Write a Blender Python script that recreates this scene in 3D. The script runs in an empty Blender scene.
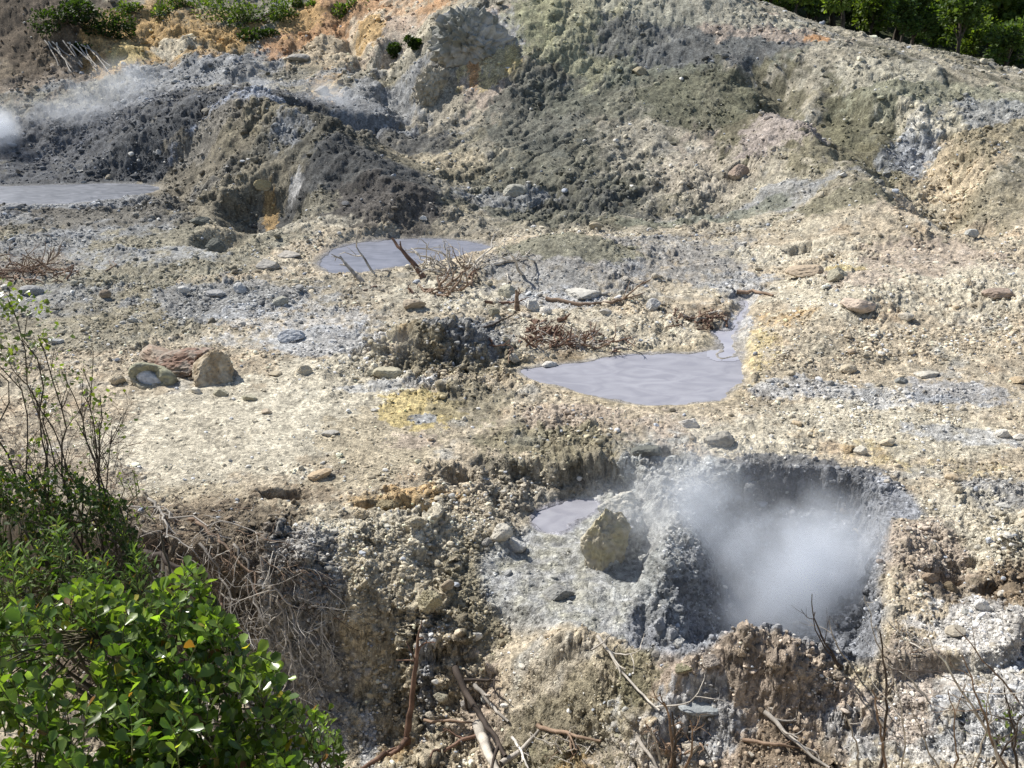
import bpy, math, random
import numpy as np
F32 = np.float32
rs = np.random.RandomState(7)
random.seed(7)
scene = bpy.context.scene
COL = scene.collection

# ------------------------------------------------------------------ view of the place
CAM = np.array([0.0, 0.0, 10.0]); FPX = 1000.0; PITCH = math.radians(20.0)
CP, SP = math.cos(PITCH), math.sin(PITCH)

def ray(px, py):
    a = (px - 512.0) / FPX; b = (384.0 - py) / FPX
    return np.array([a, CP + b * SP, -SP + b * CP])
def PZ(px, py, z):
    d = ray(px, py); t = (z - CAM[2]) / d[2]
    return CAM + d * t
def PY(px, py, Y):
    d = ray(px, py); return CAM + d * (Y / d[1])
def project(P):
    y = P[..., 1]; z = P[..., 2] - CAM[2]
    zc = y * CP - z * SP
    zc = np.where(zc < 0.2, 0.2, zc)
    return 512 + FPX * P[..., 0] / zc, 384 - FPX * (y * SP + z * CP) / zc, zc

# ------------------------------------------------------------------ noise
PERM = rs.permutation(256).astype(np.int32)
G2 = np.stack([np.cos(np.arange(256) * 2 * np.pi / 256), np.sin(np.arange(256) * 2 * np.pi / 256)], 1).astype(F32)
_g = rs.normal(size=(256, 3)); G3 = (_g / np.linalg.norm(_g, axis=1, keepdims=True)).astype(F32)
def perlin2(x, y, seed=0):
    x = np.asarray(x, F32) + F32(seed * 17.31); y = np.asarray(y, F32) - F32(seed * 9.73)
    xi = np.floor(x); yi = np.floor(y); fx = x - xi; fy = y - yi
    xi = xi.astype(np.int32); yi = yi.astype(np.int32)
    u = fx * fx * fx * (fx * (fx * 6 - 15) + 10); v = fy * fy * fy * (fy * (fy * 6 - 15) + 10)
    def c(dx, dy):
        g = G2[PERM[(PERM[(xi + dx) & 255] + yi + dy) & 255]]
        return g[..., 0] * (fx - dx) + g[..., 1] * (fy - dy)
    a = c(0, 0); a += u * (c(1, 0) - a)
    b = c(0, 1); b += u * (c(1, 1) - b)
    return (a + v * (b - a)) * F32(1.5)
def perlin3(x, y, z, seed=0):
    x = np.asarray(x, F32) + F32(seed * 13.7); y = np.asarray(y, F32) - F32(seed * 7.1); z = np.asarray(z, F32)
    xi = np.floor(x); yi = np.floor(y); zi = np.floor(z); fx = x - xi; fy = y - yi; fz = z - zi
    xi = xi.astype(np.int32); yi = yi.astype(np.int32); zi = zi.astype(np.int32)
    s = lambda t: t * t * t * (t * (t * 6 - 15) + 10)
    u, v, w = s(fx), s(fy), s(fz)
    def c(dx, dy, dz):
        g = G3[PERM[(PERM[(PERM[(xi + dx) & 255] + yi + dy) & 255] + zi + dz) & 255]]
        return g[..., 0] * (fx - dx) + g[..., 1] * (fy - dy) + g[..., 2] * (fz - dz)
    def l(a, b, t): return a + t * (b - a)
    r = l(l(l(c(0,0,0), c(1,0,0), u), l(c(0,1,0), c(1,1,0), u), v),
          l(l(c(0,0,1), c(1,0,1), u), l(c(0,1,1), c(1,1,1), u), v), w)
    return r * F32(1.6)
def fbm2(x, y, o, seed=0, gain=.5):
    r = 0; a = 1.0; f = 1.0; t = 0
    for k in range(o):
        r = r + a * perlin2(x * f, y * f, seed + k); t += a; a *= gain; f *= 2.03
    return r / t
def fbm3(x, y, z, o, seed=0, gain=.5, ridge=False):
    r = 0; a = 1.0; f = 1.0; t = 0
    for k in range(o):
        n = perlin3(x * f, y * f, z * f, seed + k)
        if ridge: n = 1 - 2 * np.abs(n)
        r = r + a * n; t += a; a *= gain; f *= 2.03
    return r / t
def cells(x, y, seed=0):
    """distance to nearest jittered point, and that point's random value"""
    x = np.asarray(x, F32); y = np.asarray(y, F32)
    xi = np.floor(x).astype(np.int32); yi = np.floor(y).astype(np.int32)
    best = np.full(x.shape, 9, F32); val = np.zeros(x.shape, F32)
    for dx in (-1, 0, 1):
        for dy in (-1, 0, 1):
            h = PERM[(PERM[(xi + dx + seed * 5) & 255] + yi + dy) & 255]
            h2 = PERM[(h + 37) & 255]
            px = xi + dx + h.astype(F32) / 255; py = yi + dy + h2.astype(F32) / 255
            d = (px - x) ** 2 + (py - y) ** 2
            m = d < best; best = np.where(m, d, best); val = np.where(m, PERM[(h + 101) & 255].astype(F32) / 255, val)
    return np.sqrt(best), val
def sstep(a, b, x):
    t = np.clip((x - a) / (b - a), 0, 1); return t * t * (3 - 2 * t)

# ------------------------------------------------------------------ control points of the land
Zc = """380 768 -2.4;450 720 -2.1;440 655 -1.4;520 740 -2.0;600 740 -1.4;560 690 -1.1;640 700 -.6;700 740 -.8;800 740 -.6;900 740 -.3;1000 740 .1;1080 768 .3
560 650 -.5;600 668 -.45;640 672 -.35;680 662 .1;740 646 .4;775 648 .3;800 655 .2;850 665 .1;900 640 0;960 600 0;1024 560 .1;900 540 0;1000 640 .15;950 700 .1;1024 690 .3
620 470 0;700 465 0;800 465 0;900 490 0;940 520 0;100 440 0;200 440 .05;300 440 0;400 430 0;500 440 -.1;600 430 0;700 430 0;800 420 .1;900 420 .1;1000 420 .2;100 500 0;200 500 0;300 490 0;400 490 0;0 440 0;-80 440 0
0 380 .1;100 380 0;200 400 0;300 370 .1;400 380 0;500 390 -.05;630 380 -.1;750 380 0;850 370 .1;950 370 .3;1050 370 .5;0 320 0;100 320 0;200 320 0;300 320 .2;500 320 0;600 320 0;700 330 0;800 310 .5;850 292 1.3;900 310 .8;1000 320 .9;1060 320 1.1
0 270 .1;100 270 .1;200 270 .1;300 280 0;400 260 -.1;500 285 0;600 290 .1;700 280 .1;780 270 .3;840 270 .9;930 280 1.2;1020 290 1.4;0 225 .5;100 220 .5;200 235 .2;280 245 0;400 240 0;480 225 .1;540 215 .2;640 240 .5;700 240 .5;760 235 .7;830 240 1.2;90 192 .6
120 520 0;260 568 -.1;60 500 0;340 520 0;400 520 -.1;440 540 -.3;470 575 -.7;400 580 -.4;340 570 -.2;300 584 -.2;380 612 -.8;430 612 -.9;345 606 -.7;320 720 -2.6;350 735 -2.65;400 735 -2.7;440 690 -1.9;480 655 -1.5;475 625 -1.0;510 640 -1.4;530 650 -1.0;200 540 0;120 690 -2.6;200 700 -2.65;260 705 -2.65;310 712 -2.65;30 690 -2.2;20 560 -.1;120 560 -.1;200 590 -.2"""
Yc = """0 160 66;60 150 68;110 130 68;150 110 67;200 95 66;250 92 63;300 115 61;350 140 58;400 165 56;440 190 54;460 210 52;200 150 61;180 186 59.3;110 165 63.5;300 165 55;250 215 50.5;350 215 50;420 222 50;570 232 43;540 245 41.5;600 245 42.3
50 120 70;100 115 71;150 88 75;260 87 70;330 112 68;380 140 64;420 160 62;450 180 58;500 200 55;0 90 75;50 60 80;100 60 80;150 50 82;0 40 82;0 0 84;80 0 88;200 0 90;200 45 83;300 40 82;300 0 88;300 80 75;400 90 71;400 40 78;400 0 84;360 110 68
0 -80 100;300 -80 105;460 20 74;440 100 69;500 100 67;560 100 66;560 200 54;500 150 60;620 150 60;620 205 53;700 150 60;700 215 51.5;640 80 68;640 30 73;600 -20 78;700 -20 77;700 30 72;700 80 66.5;760 14 75;830 40 71;880 54 66;930 70 63;1024 93 60;1100 108 58
800 80 64;800 130 57;800 200 49;860 185 47.5;870 120 56;900 100 60;940 150 56;960 210 45;1000 130 54;1024 200 46;1000 250 39.6;920 238 42;850 100 61"""
Wc = [(25,90,9),(45,85,4),(60,90,4),(35,80,7),(20,112,11),(50,112,9),(80,112,9),(30,150,27),(70,150,27),(-20,115,18),(-60,112,17),(0,150,36),(-60,150,32),(0,108,20),
      (-3.5,10,1.0),(-6,10,2),(-3,8,2),(-6,8,3),(-2,9.5,.8),(0,5,4.1),(4,5,4.1),(-4,5,4.4),(0,9,0.2),(4,9,.4),(8,9,.6),(0,2.5,6.3),(2,2.5,6.3),(-2,2.5,6.3)]
pts = []
for t in Zc.replace('\n', ';').split(';'):
    a, b, c = map(float, t.split()); pts.append(PZ(a, b, c))
for t in Yc.replace('\n', ';').split(';'):
    a, b, c = map(float, t.split()); pts.append(PY(a, b, c))
for w in Wc: pts.append(np.array(w, float))
pts = np.array(pts)
WK = 20.0
def warp(X, Y):
    Ye = np.maximum(Y, 2.0)
    return np.clip(X / Ye, -.72, .72) * WK, np.log(np.minimum(Ye, 175)) * WK
pu, pv = warp(pts[:, 0], pts[:, 1])
C2 = 0.5 ** 2
n = len(pts)
A = np.zeros((n + 3, n + 3))
A[:n, :n] = -np.sqrt((pu[:, None] - pu) ** 2 + (pv[:, None] - pv) ** 2 + C2) - 0.0 * np.eye(n)
Q = np.stack([np.ones(n), pu, pv], 1); A[:n, n:] = Q; A[n:, :n] = Q.T
A[:n, :n] -= np.eye(n) * (-0.15)
sol = np.linalg.solve(A, np.concatenate([pts[:, 2], np.zeros(3)]))
def base(X, Y):
    u, v = warp(X, Y); u = u.astype(F32); v = v.astype(F32)
    z = (sol[n] + sol[n + 1] * u + sol[n + 2] * v).astype(F32)
    for k in range(n):
        z -= F32(sol[k]) * np.sqrt((u - F32(pu[k])) ** 2 + (v - F32(pv[k])) ** 2 + F32(C2))
    return z

def poly_sd(X, Y, poly):
    """signed distance, positive inside; exact near the polygon's box, large negative elsewhere"""
    poly = np.asarray(poly); out = np.full(X.shape, -50.0, F32)
    m = (X > poly[:, 0].min() - 4) & (X < poly[:, 0].max() + 4) & (Y > poly[:, 1].min() - 4) & (Y < poly[:, 1].max() + 4)
    x = X[m]; y = Y[m]
    if x.size == 0: return out
    d = np.full(x.shape, 1e9); ins = np.zeros(x.shape, bool)
    for i in range(len(poly)):
        ax, ay = poly[i]; bx, by = poly[(i + 1) % len(poly)]
        ex, ey = bx - ax, by - ay; L = ex * ex + ey * ey + 1e-12
        t = np.clip(((x - ax) * ex + (y - ay) * ey) / L, 0, 1)
        d = np.minimum(d, (x - ax - t * ex) ** 2 + (y - ay - t * ey) ** 2)
        c = ((ay > y) != (by > y)) & (x < ex * (y - ay) / (ey if abs(ey) > 1e-9 else 1e-9) + ax)
        ins ^= c
    d = np.sqrt(d); out[m] = np.where(ins, d, -d)
    return out
def polyp(s, z):
    return [PZ(*map(float, p.split(',')), z)[:2] for p in s.split()]
def smooth_poly(p, it=2):
    p = np.array(p)
    for _ in range(it):
        q = np.roll(p, -1, 0); p = np.stack([p * .75 + q * .25, p * .25 + q * .75], 1).reshape(-1, 2)
    return p

crater = smooth_poly(polyp("645,484 690,473 740,467 790,466 840,472 878,486 885,510", 0) + polyp("885,560 884,610 880,655", 0) + polyp("850,670 800,660 740,655 690,668 655,655 625,620 628,580 650,545 655,520", 0), 1)
shelf = smooth_poly(polyp("552,500 590,492 640,486 670,520 660,600 690,662 640,672 600,655 560,632 515,606 482,590 476,562 505,540 530,525", -.7), 1)
undercut = smooth_poly(polyp("468,462 520,470 560,472 600,470 640,474 650,490 600,500 560,508 520,532 500,520 480,492", -.3), 1)
pool_a = smooth_poly(polyp("516,372 540,366 575,364 600,358 640,353 690,354 712,352 716,343 722,335 735,340 742,352 738,366 742,380 728,392 715,402 690,404 650,406 620,402 590,395 560,386 535,380", -.12))
pool_b = smooth_poly(polyp("318,262 330,250 355,243 400,239 440,238 480,243 497,250 485,258 440,262 400,266 350,274 325,272", -.12))
pool_c = smooth_poly(polyp("-60,186 20,186 70,184 130,183 160,186 158,192 110,200 40,206 -60,200", .55))
pool_d = smooth_poly(polyp("545,508 565,500 600,501 598,512 575,520 566,535 540,532 530,520", -.78))
bank = polyp('886,526 1000,522 1060,600 1000,680 880,668 884,610', .05)
channel = smooth_poly(polyp("716,356 722,345 718,336 710,330 722,328 731,329 736,318 744,306 741,299 746,298 748,307 741,319 735,331 733,344 736,354", -.03))

gully = [PZ(a, b, c)[:2] for a, b, c in ((-90,515,0),(-20,512,0),(60,515,0),(120,530,0),(200,548,0),(255,568,-.1),(300,590,-.2),(345,604,-.7),(392,612,-.8),(404,618,-.9),(405,650,-2.0),(404,690,-2.5),(408,725,-2.7),(390,745,-2.7),(330,745,-2.7),(250,735,-2.7),(120,730,-2.6),(-90,730,-2.6))]
def features(X, Y, z):
    wx = X + .22 * perlin2(X * 1.1, Y * 1.1, 3) + .08 * perlin2(X * 4, Y * 4, 4)
    wy = Y + .22 * perlin2(X * 1.1, Y * 1.1, 5) + .08 * perlin2(X * 4, Y * 4, 6)
    s = poly_sd(X + 1.6 * (wx - X) + .16 * perlin2(X * 3, Y * 3, 17), Y + 1.6 * (wy - Y) + .12 * perlin2(X * 3.3, Y * 3.3, 27), gully)
    z = z + (np.minimum(z, -2.6 + .25 * perlin2(X, Y, 18)) - z) * (.42 * sstep(-.1, .3, s) + .58 * sstep(.3, .85, s)) * sstep(14.6, 15.4, Y)
    # crumbling undercut north of the shelf
    s = poly_sd(wx, wy, undercut); z = z - .5 * sstep(-.05, .35, s)
    s = poly_sd(wx, wy, shelf); z = z + (-.8 - z + .12 * fbm2(X * 1.4, Y * 1.4, 3, 8)) * sstep(-.1, .55, s)
    s = poly_sd(X + .25 * (wx - X), wy, crater)
    left = sstep(5.6, 3.2, X) * (.3 + .7 * sstep(16.8, 18.6, Y))                        # gentle flank on the left, walls elsewhere
    w1 = .4 + 2.6 * left
    s = s + .22 * fbm2(X * 1.6, Y * 1.6, 3, 19)
    prof = (1.15 * sstep(0, w1, s) + .75 * sstep(.55 + .8 * left, 1.2 + 2.0 * left, s) + .7 * sstep(1.3 + .6 * left, 2.0 + 1.2 * left, s))
    z = np.where(s > 0, np.minimum(z, np.maximum(z - prof, -2.55)), z)
    s = poly_sd(X + .1 * (wx - X), wy, bank)
    z = z + .3 * sstep(0, .14, s) * sstep(2.2, .2, s)
    # spur of crust that carries the yellow rock
    a_ = PZ(604, 556, -.75); b_ = PZ(648, 486, -.1); ex, ey = b_[0] - a_[0], b_[1] - a_[1]; t_ = np.clip(((X - a_[0]) * ex + (Y - a_[1]) * ey) / (ex * ex + ey * ey), 0, 1)
    r = np.hypot(X - a_[0] - t_ * ex, Y - a_[1] - t_ * ey) + .12 * perlin2(X * 3, Y * 3, 24)
    z = z + (.55 - .25 * t_) * sstep(.62, .12, r) * (1 + .5 * perlin2(X * 4, Y * 4, 25))
    for (px, py, rx, ry, hh) in ((742,656,.34,.26,.24),(776,664,.3,.25,.13),(684,668,.36,.26,.2),(712,664,.2,.15,.12),(800,668,.2,.16,.12),(660,680,.3,.2,.15),(560,612,.5,.2,.2),(835,672,.2,.15,.1)):
        c_ = PZ(px, py, .2); r = np.hypot((X - c_[0]) / rx, (Y - c_[1]) / ry); m = r < 2.5
        z[m] += hh * np.exp(-r[m] ** 2) * (1 + .7 * perlin2(X[m] * 6, Y[m] * 6, 28))
    # mound beside the middle pool, its broken face to the front left
    c = PZ(440, 352, 0)
    dx = X - c[0] + .3 * perlin2(X * 1.3, Y * 1.3, 21); dy = Y - c[1] + .3 * perlin2(X * 1.3, Y * 1.3, 22)
    r = np.sqrt((dx / 2.5) ** 2 + (np.where(dy < -.3, (dy + .3) / 1.05, (dy + .3) / 3.0)) ** 2)
    z = z + .9 * sstep(1.1, .15, r)
    c = PZ(396, 352, 0)
    r = np.sqrt(((X - c[0]) / .75) ** 2 + ((Y - c[1]) / .8) ** 2) + .25 * perlin2(X * 2, Y * 2, 9)
    z = z - .75 * sstep(1.1, .7, r)
    # alcove scooped out of the dark mound
    c = PY(272, 190, 53.5)
    r = np.sqrt(((X - c[0]) / 2.7) ** 2 + ((Y - c[1] + 1.6) / 3.4) ** 2) + .2 * perlin2(X * .5, Y * .5, 11)
    z = z - 1.6 * sstep(1.1, .5, r)
    c = PY(222, 232, 47.5)
    r = np.sqrt(((X - c[0]) / 1.6) ** 2 + ((Y - c[1]) / 1.7) ** 2) + .2 * perlin2(X * .6, Y * .6, 12)
    z = z - .8 * sstep(1.1, .6, r)
    # steaming hollow behind it, right end
    c = PY(335, 130, 65)
    r = np.sqrt(((X - c[0]) / 4.2) ** 2 + ((Y - c[1]) / 3.0) ** 2) + .25 * perlin2(X * .4, Y * .4, 13)
    z = z - 1.8 * sstep(1.1, .5, r)
    # small dark hollows of the plain
    for (px, py, rx, ry, dp) in ((285, 496, .55, .3, .3), (1004, 524, .25, .2, .3), (938, 585, .55, .25, .35), (968, 572, .4, .25, .3), (1000, 600, .5, .25, .3),
                                 (660, 452, .5, .35, .25), (400, 505, 1.0, .25, .3), (800, 268, .7, .5, .4), (690, 310, .5, .4, .1), (740, 168, .9, .8, .6),
                                 (770, 30, .5, .5, .1), (430, 545, .5, .35, .25), (460, 475, .45, .5, .45)):
        c = PZ(px, py, 0) if py > 250 else PY(px, py, 55)
        r = np.sqrt(((X - c[0]) / rx) ** 2 + ((Y - c[1]) / ry) ** 2)
        m = r < 2.2
        z[m] -= dp * sstep(1.15, .75, r[m] + .25 * perlin2(X[m] * 3, Y[m] * 3, 14))
    # pools: the bed drops below the mud level
    for poly, lev in ((pool_a, -.12), (pool_b, -.12), (pool_c, .55), (pool_d, -.78), (channel, -.115)):
        s = poly_sd(X + .8 * (wx - X), Y + .8 * (wy - Y), poly)
        wd_ = 3.0 if lev > .3 else (1.0 if poly is pool_b else .5)
        z = z + (lev + .015 - z) * sstep(-wd_, -.02, s) * (s > -wd_)
        z = z - .3 * sstep(-.02, .25, s)
    return z

# ------------------------------------------------------------------ sampling of the sheet (finer where it is seen)
def rows():
    e = [(2, .03), (10, .006), (11.5, .0026), (15, .0026), (15.05, .0018), (16.2, .0018), (16.25, .0009), (18.9, .0009), (19, .0015), (20.2, .0015), (20.25, .0008), (21.8, .0008), (21.9, .0024), (28.2, .0024), (28.25, .0011), (31, .0011), (31.1, .0026), (44, .0026), (45, .0018), (68, .0018), (70, .0024), (95, .0026), (100, .01), (180, .02), (3000, .25)]
    ys = [-400., -150, -50, -15, -5, -2, 0, 1, 2]
    y = 2.0
    ex = [a for a, _ in e]; ev = [b for _, b in e]
    while y < 2500:
        y *= 1 + float(np.interp(y, ex, ev)); ys.append(y)
    return np.array(ys)
YS = rows()
sd_ = np.arange(-.66, .6601, .00105)
sw_ = np.arange(.6635, .84, .0035)
SS = np.concatenate([[-.95, -.90, -.87, -.85], -sw_[::-1], sd_, sw_, [.85, .87, .90, .95]])
Yg = np.repeat(YS[:, None], len(SS) + 6, 1)
Xin = SS[None, :] * np.maximum(YS, 6.0)[:, None]
edge = np.maximum(YS, 6.0)[:, None] * .95
Xg = np.concatenate([-edge - 1500, -edge - 250, -edge - 40, Xin, edge + 40, edge + 250, edge + 1500], 1)
Xg = Xg.astype(F32); Yg = Yg.astype(F32)
SH = Xg.shape
print('grid', SH, SH[0] * SH[1])
X = Xg.ravel(); Y = Yg.ravel()
Zb = base(X, Y)
near = np.clip((2.5 - Y) / 4, 0, 1); Zb = Zb * (1 - near) + near * 8.2
# far away the land becomes rolling wooded hills
far = sstep(120, 420, np.sqrt(X * X + Y * Y)) * 1.0
Zb = Zb * (1 - far) + far * (30 + 25 * perlin2(X / 260, Y / 260, 50))

# roughness map, painted at places on the ground
ROUGH = np.full(X.shape, .55, F32)
def zone(arr, px, py, rx, ry, val, z=None, Yd=None, soft=.35, nz=.35, rot=0):
    """ellipse on the ground round the place seen at px,py; rx, ry in the photograph's pixels"""
    if Yd: c = PY(px, py, Yd)
    else: c = PZ(px, py, z or 0)
    dist = math.hypot(c[1], 10 - c[2]); dep = math.atan2(10 - c[2], c[1])
    slope = .42 if Yd else 0
    A_ = rx * dist / FPX; B_ = ry * dist / FPX / math.sin(max(.1, dep + slope))
    B_ *= math.cos(slope)
    th = math.atan2(c[0], c[1])
    dx = X - c[0]; dy = Y - c[1]
    a = dx * math.cos(th) - dy * math.sin(th); b = dx * math.sin(th) + dy * math.cos(th)
    if rot:
        cr, sr = math.cos(math.radians(rot)), math.sin(math.radians(rot))
        # rotation as seen in the picture: stretch b to the same units first
        k = B_ / A_ * (rx / ry) if ry else 1
        bb = b / k; a, bb = a * cr + bb * sr, -a * sr + bb * cr; b = bb * k
    d2 = (a / A_) ** 2 + (b / B_) ** 2
    m = np.nonzero(d2 < 4)[0]
    if m.size == 0: return
    s = A_ * .5
    d = np.sqrt(d2[m]) + nz * fbm2(X[m] / s, Y[m] / s, 4, int(px) % 97, .6) * 1.6
    w = sstep(1 + soft, 1 - soft, d)
    arr[m] = arr[m] * (1 - w)[(...,) + (None,) * (arr.ndim - 1)] + np.asarray(val, F32) * w[(...,) + (None,) * (arr.ndim - 1)]
for t in ((230,425,150,62,.07),(380,440,100,42,.12),(850,430,160,45,.25),(560,400,60,20,.4),(820,360,150,40,.45),(300,350,80,30,.35),(100,320,120,30,.6),(600,440,120,28,.75),
          (400,560,90,60,1.9),(420,660,90,60,1.6),(560,720,120,50,1.6),(740,700,140,50,1.9),(900,580,50,50,1.1),(980,600,60,50,1.4),(960,720,90,40,.9),(440,350,75,32,1.5),(620,320,120,30,.7),(300,560,60,60,1.0),
          (480,480,60,30,1.5)):
    zone(ROUGH, *t)
for t in ((280,160,180,60,.8,60),(560,150,120,80,.65,60),(800,120,200,90,.75,58),(700,60,200,60,.5,70),(200,60,220,60,.7,78),(900,200,120,60,.6,48)):
    zone(ROUGH, *t[:5], Yd=t[5])
zone(ROUGH, 560, 580, 90, 65, .16, z=-.8)
ROUGH = np.maximum(ROUGH, (.45 + .9 * sstep(3.5, 5.5, X)) * sstep(.1, .4, poly_sd(X, Y, crater)))
ROUGH = np.maximum(ROUGH, 1.2 * sstep(-.3, .1, poly_sd(X, Y, undercut)) * (poly_sd(X, Y, shelf) < 0))
ROUGH *= .45 + .95 * sstep(-.25, .3, fbm2(X / 2.6 * np.sqrt(22 / np.clip(Y, 8, 90)), Y / 2.6 * np.sqrt(22 / np.clip(Y, 8, 90)), 4, 45, .6))
Z = Zb.copy()
hill = sstep(44, 52, Y + X * .12) * (1 - far)
# large relief of the hills: gullies running down slope, lumps
ang = .5
gx = X * math.cos(ang) + Y * math.sin(ang); gy = -X * math.sin(ang) + Y * math.cos(ang)
right = sstep(-1, 9, X)
st2 = fbm2(gx / 1.1, gy / 6.0, 4, 31, .55)
ang2 = -.75
hx = X * math.cos(ang2) + Y * math.sin(ang2); hy = -X * math.sin(ang2) + Y * math.cos(ang2)
st1 = fbm2(hx / 1.2, hy / 7.0, 4, 33, .55)
lft = 1 - sstep(6, 12, X)
def line_d(pl):
    q_ = [PY(*p)[:2] for p in pl]; d = np.full(X.shape, 1e9, F32)
    xx = X + .9 * perlin2(X / 2.5, Y / 2.5, 61) + .3 * perlin2(X / .8, Y / .8, 62); yy = Y + 1.2 * perlin2(X / 2.5, Y / 2.5, 63)
    for (ax, ay), (bx, by) in zip(q_, q_[1:]):
        ex, ey = bx - ax, by - ay; t = np.clip(((xx - ax) * ex + (yy - ay) * ey) / (ex * ex + ey * ey), 0, 1)
        d = np.minimum(d, np.hypot(xx - ax - t * ex, yy - ay - t * ey))
    return d
for pl, hgt, wd in (([(770,75,66),(830,115,59),(890,165,52),(950,218,44.5)], -1.7, 2.3), ([(780,130,58),(850,188,49),(920,234,43)], .6, 2.6),
                    ([(860,85,61),(905,120,57),(940,160,52),(962,200,47)], -1.1, 1.6), ([(880,90,61),(940,120,57),(1000,170,50)], .4, 2.0), ([(600,60,70),(540,110,65),(480,165,59)], -.5, 3.0),
                    ([(560,208,54),(650,216,52),(720,212,52)], -.5, 1.6),
                    ([(385,60,77),(400,95,71),(420,120,67)], -1.3, 1.6), ([(340,10,85),(350,45,81),(360,70,77)], -.9, 1.2), ([(180,30,85),(200,70,79),(240,85,76)], .8, 2.5), ([(60,30,83),(140,60,80),(130,80,77)], .7, 2.2),
                    ([(205,100,64),(180,150,58),(190,190,54)], -.7, 1.3), ([(300,120,60),(350,160,55),(400,205,52)], .7, 1.8)):
    Z += hgt * np.exp(-(line_d(pl) / wd) ** 2 * 1.6)
rl = np.abs(fbm2(hx / 2.8 + .6 * fbm2(X / 4, Y / 4, 2, 169), hy / 13.0, 4, 161, .6)) * lft + np.abs(fbm2(gx / 2.2, gy / 16.0, 3, 163, .5)) * (1 - lft)
Z -= hill * sstep(-3, 3, X) * .2 * sstep(.12, .0, rl + .05 * fbm2(X, Y, 3, 167)) * (.4 + .6 * sstep(-.1, .2, fbm2(X / 5, Y / 5, 2, 165)))
Z += hill * .30 * (st1 * lft + st2 * (1 - lft)) * (.6 + .8 * fbm2(X / 6, Y / 6, 2, 37))
rd = 1 - np.abs(fbm2(X / 5, Y / 6, 4, 35)) * 2.6
Z += hill * (.4 - .28 * right) * (rd - .4) * (ROUGH)
Z += (.14 + .3 * hill * (1 - .55 * right)) * fbm2(X / 2.2, Y / 2.2, 5, 40, .6) * (ROUGH + .15) * 1.6
wr = fbm2(X / .9, Y / .9, 3, 43)
ck, cv = cells((X + .5 * wr) / .75, (Y + .5 * wr) / .75, 7)           # broken crust plates and clods
Z += (1 - hill * .4) * .16 * (cv - .4) * sstep(.55, .25, ck) * ROUGH
Z = features(X, Y, Z)
pool_mask = np.zeros(X.shape, F32)
for poly in (pool_a, pool_b, pool_c, pool_d, channel):
    pool_mask = np.maximum(pool_mask, sstep(-.5, .0, poly_sd(X, Y, poly)))
# ridge of crumbs round the crater's near rim
Zs = Z.copy()
P = np.stack([X, Y, Z], 1).reshape(SH + (3,))
du = np.gradient(P, axis=1); dv = np.gradient(P, axis=0)
N = np.cross(du, dv); N /= np.linalg.norm(N, axis=2, keepdims=True) + 1e-12
N = N.reshape(-1, 3).astype(F32)
# small relief pushed out along the normal: lumps, crusts, clods
dscale = np.sqrt(np.clip(Y, 8, 90) / 22.0)
q = 1 / dscale
bil = .45 * fbm3(X * 2.0 * q, Y * 2.0 * q, Z * 2.0 * q, 3, 60, .55, ridge=True) + .9 * fbm3(X * 3.1 * q, Y * 3.1 * q, Z * 3.1 * q, 3, 66, .65)
fine = fbm3(X * 9 * q, Y * 9 * q, Z * 9 * q, 2, 70, .7)
c1, v1 = cells((X + .12 * fine) * 3.2 * q, (Y + .12 * bil) * 3.2 * q, 1)
lump = np.clip(.62 - c1, 0, 1) * sstep(.35, .8, v1)
c2, v2 = cells(X * 8 * q, Y * 8 * q, 2)
peb = np.clip(.55 - c2, 0, 1) * sstep(.5, .9, v2)
amp = ROUGH * (1 - .93 * pool_mask) * (1 - far)
vv = Y + 1.35 * Z; uu = X + .25 * Z
b1, k1 = cells((uu + .35 * bil) * 2.4 * q, (vv + .35 * fine) * 2.4 * q, 11)
b2, k2 = cells((uu + .10 * fine) * 6.5 * q, (vv + .10 * bil) * 6.5 * q, 12)
b3, k3 = cells(uu * 14 * q, vv * 14 * q, 13)
blocky = .15 * (k1 - .5) * sstep(.62, .35, b1) + .075 * (k2 - .5) * sstep(.7, .3, b2) + .035 * (k3 - .5)
D = dscale * blocky * (amp * .85 + .1 * (1 - pool_mask)) * (1 - far)
D += dscale * (1 - .5 * hill) * .75 * (.085 * bil * amp + .055 * fine * amp + .30 * lump * amp.clip(0, 1.3) + .16 * peb * (amp * .75 + .05) * (1 - pool_mask))
D *= sstep(175, 120, Y)
P = P.reshape(-1, 3) + N * D[:, None]
P = P.astype(F32)
# ------------------------------------------------------------------ what is seen where (for setting things down on the land)
pxs, pys, zc = project(P)
VIS = {}
def build_hits():
    ix = np.round(pxs).astype(np.int64); iy = np.round(pys).astype(np.int64)
    m = (ix >= -60) & (ix < 1084) & (iy >= -60) & (iy < 828) & (P[:, 1] > 3)
    idx = np.nonzero(m)[0]
    key = (iy[idx] + 60) * 1144 + ix[idx] + 60
    o = np.argsort(-zc[idx], kind='stable')
    H = np.full(1144 * 888, -1, np.int64); H[key[o]] = idx[o]
    return H.reshape(888, 1144)
HIT = build_hits()
def hit(px, py):
    """point of the land seen at a place of the photograph (nearest surface in a small neighbourhood)"""
    x = int(round(px)) + 60; y = int(round(py)) + 60
    x = min(max(x, 2), 1141); y = min(max(y, 2), 885)
    for r in (1, 2, 4, 8, 16):
        w = HIT[max(0, y - r):y + r + 1, max(0, x - r):x + r + 1].ravel(); w = w[w >= 0]
        if w.size:
            i = w[np.argmin(zc[w])] if r == 1 else w[np.argmin((pxs[w] - px) ** 2 + (pys[w] - py) ** 2)]
            return P[i].astype(float)
    return PZ(px, py, 0)
_gi = np.searchsorted
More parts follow.
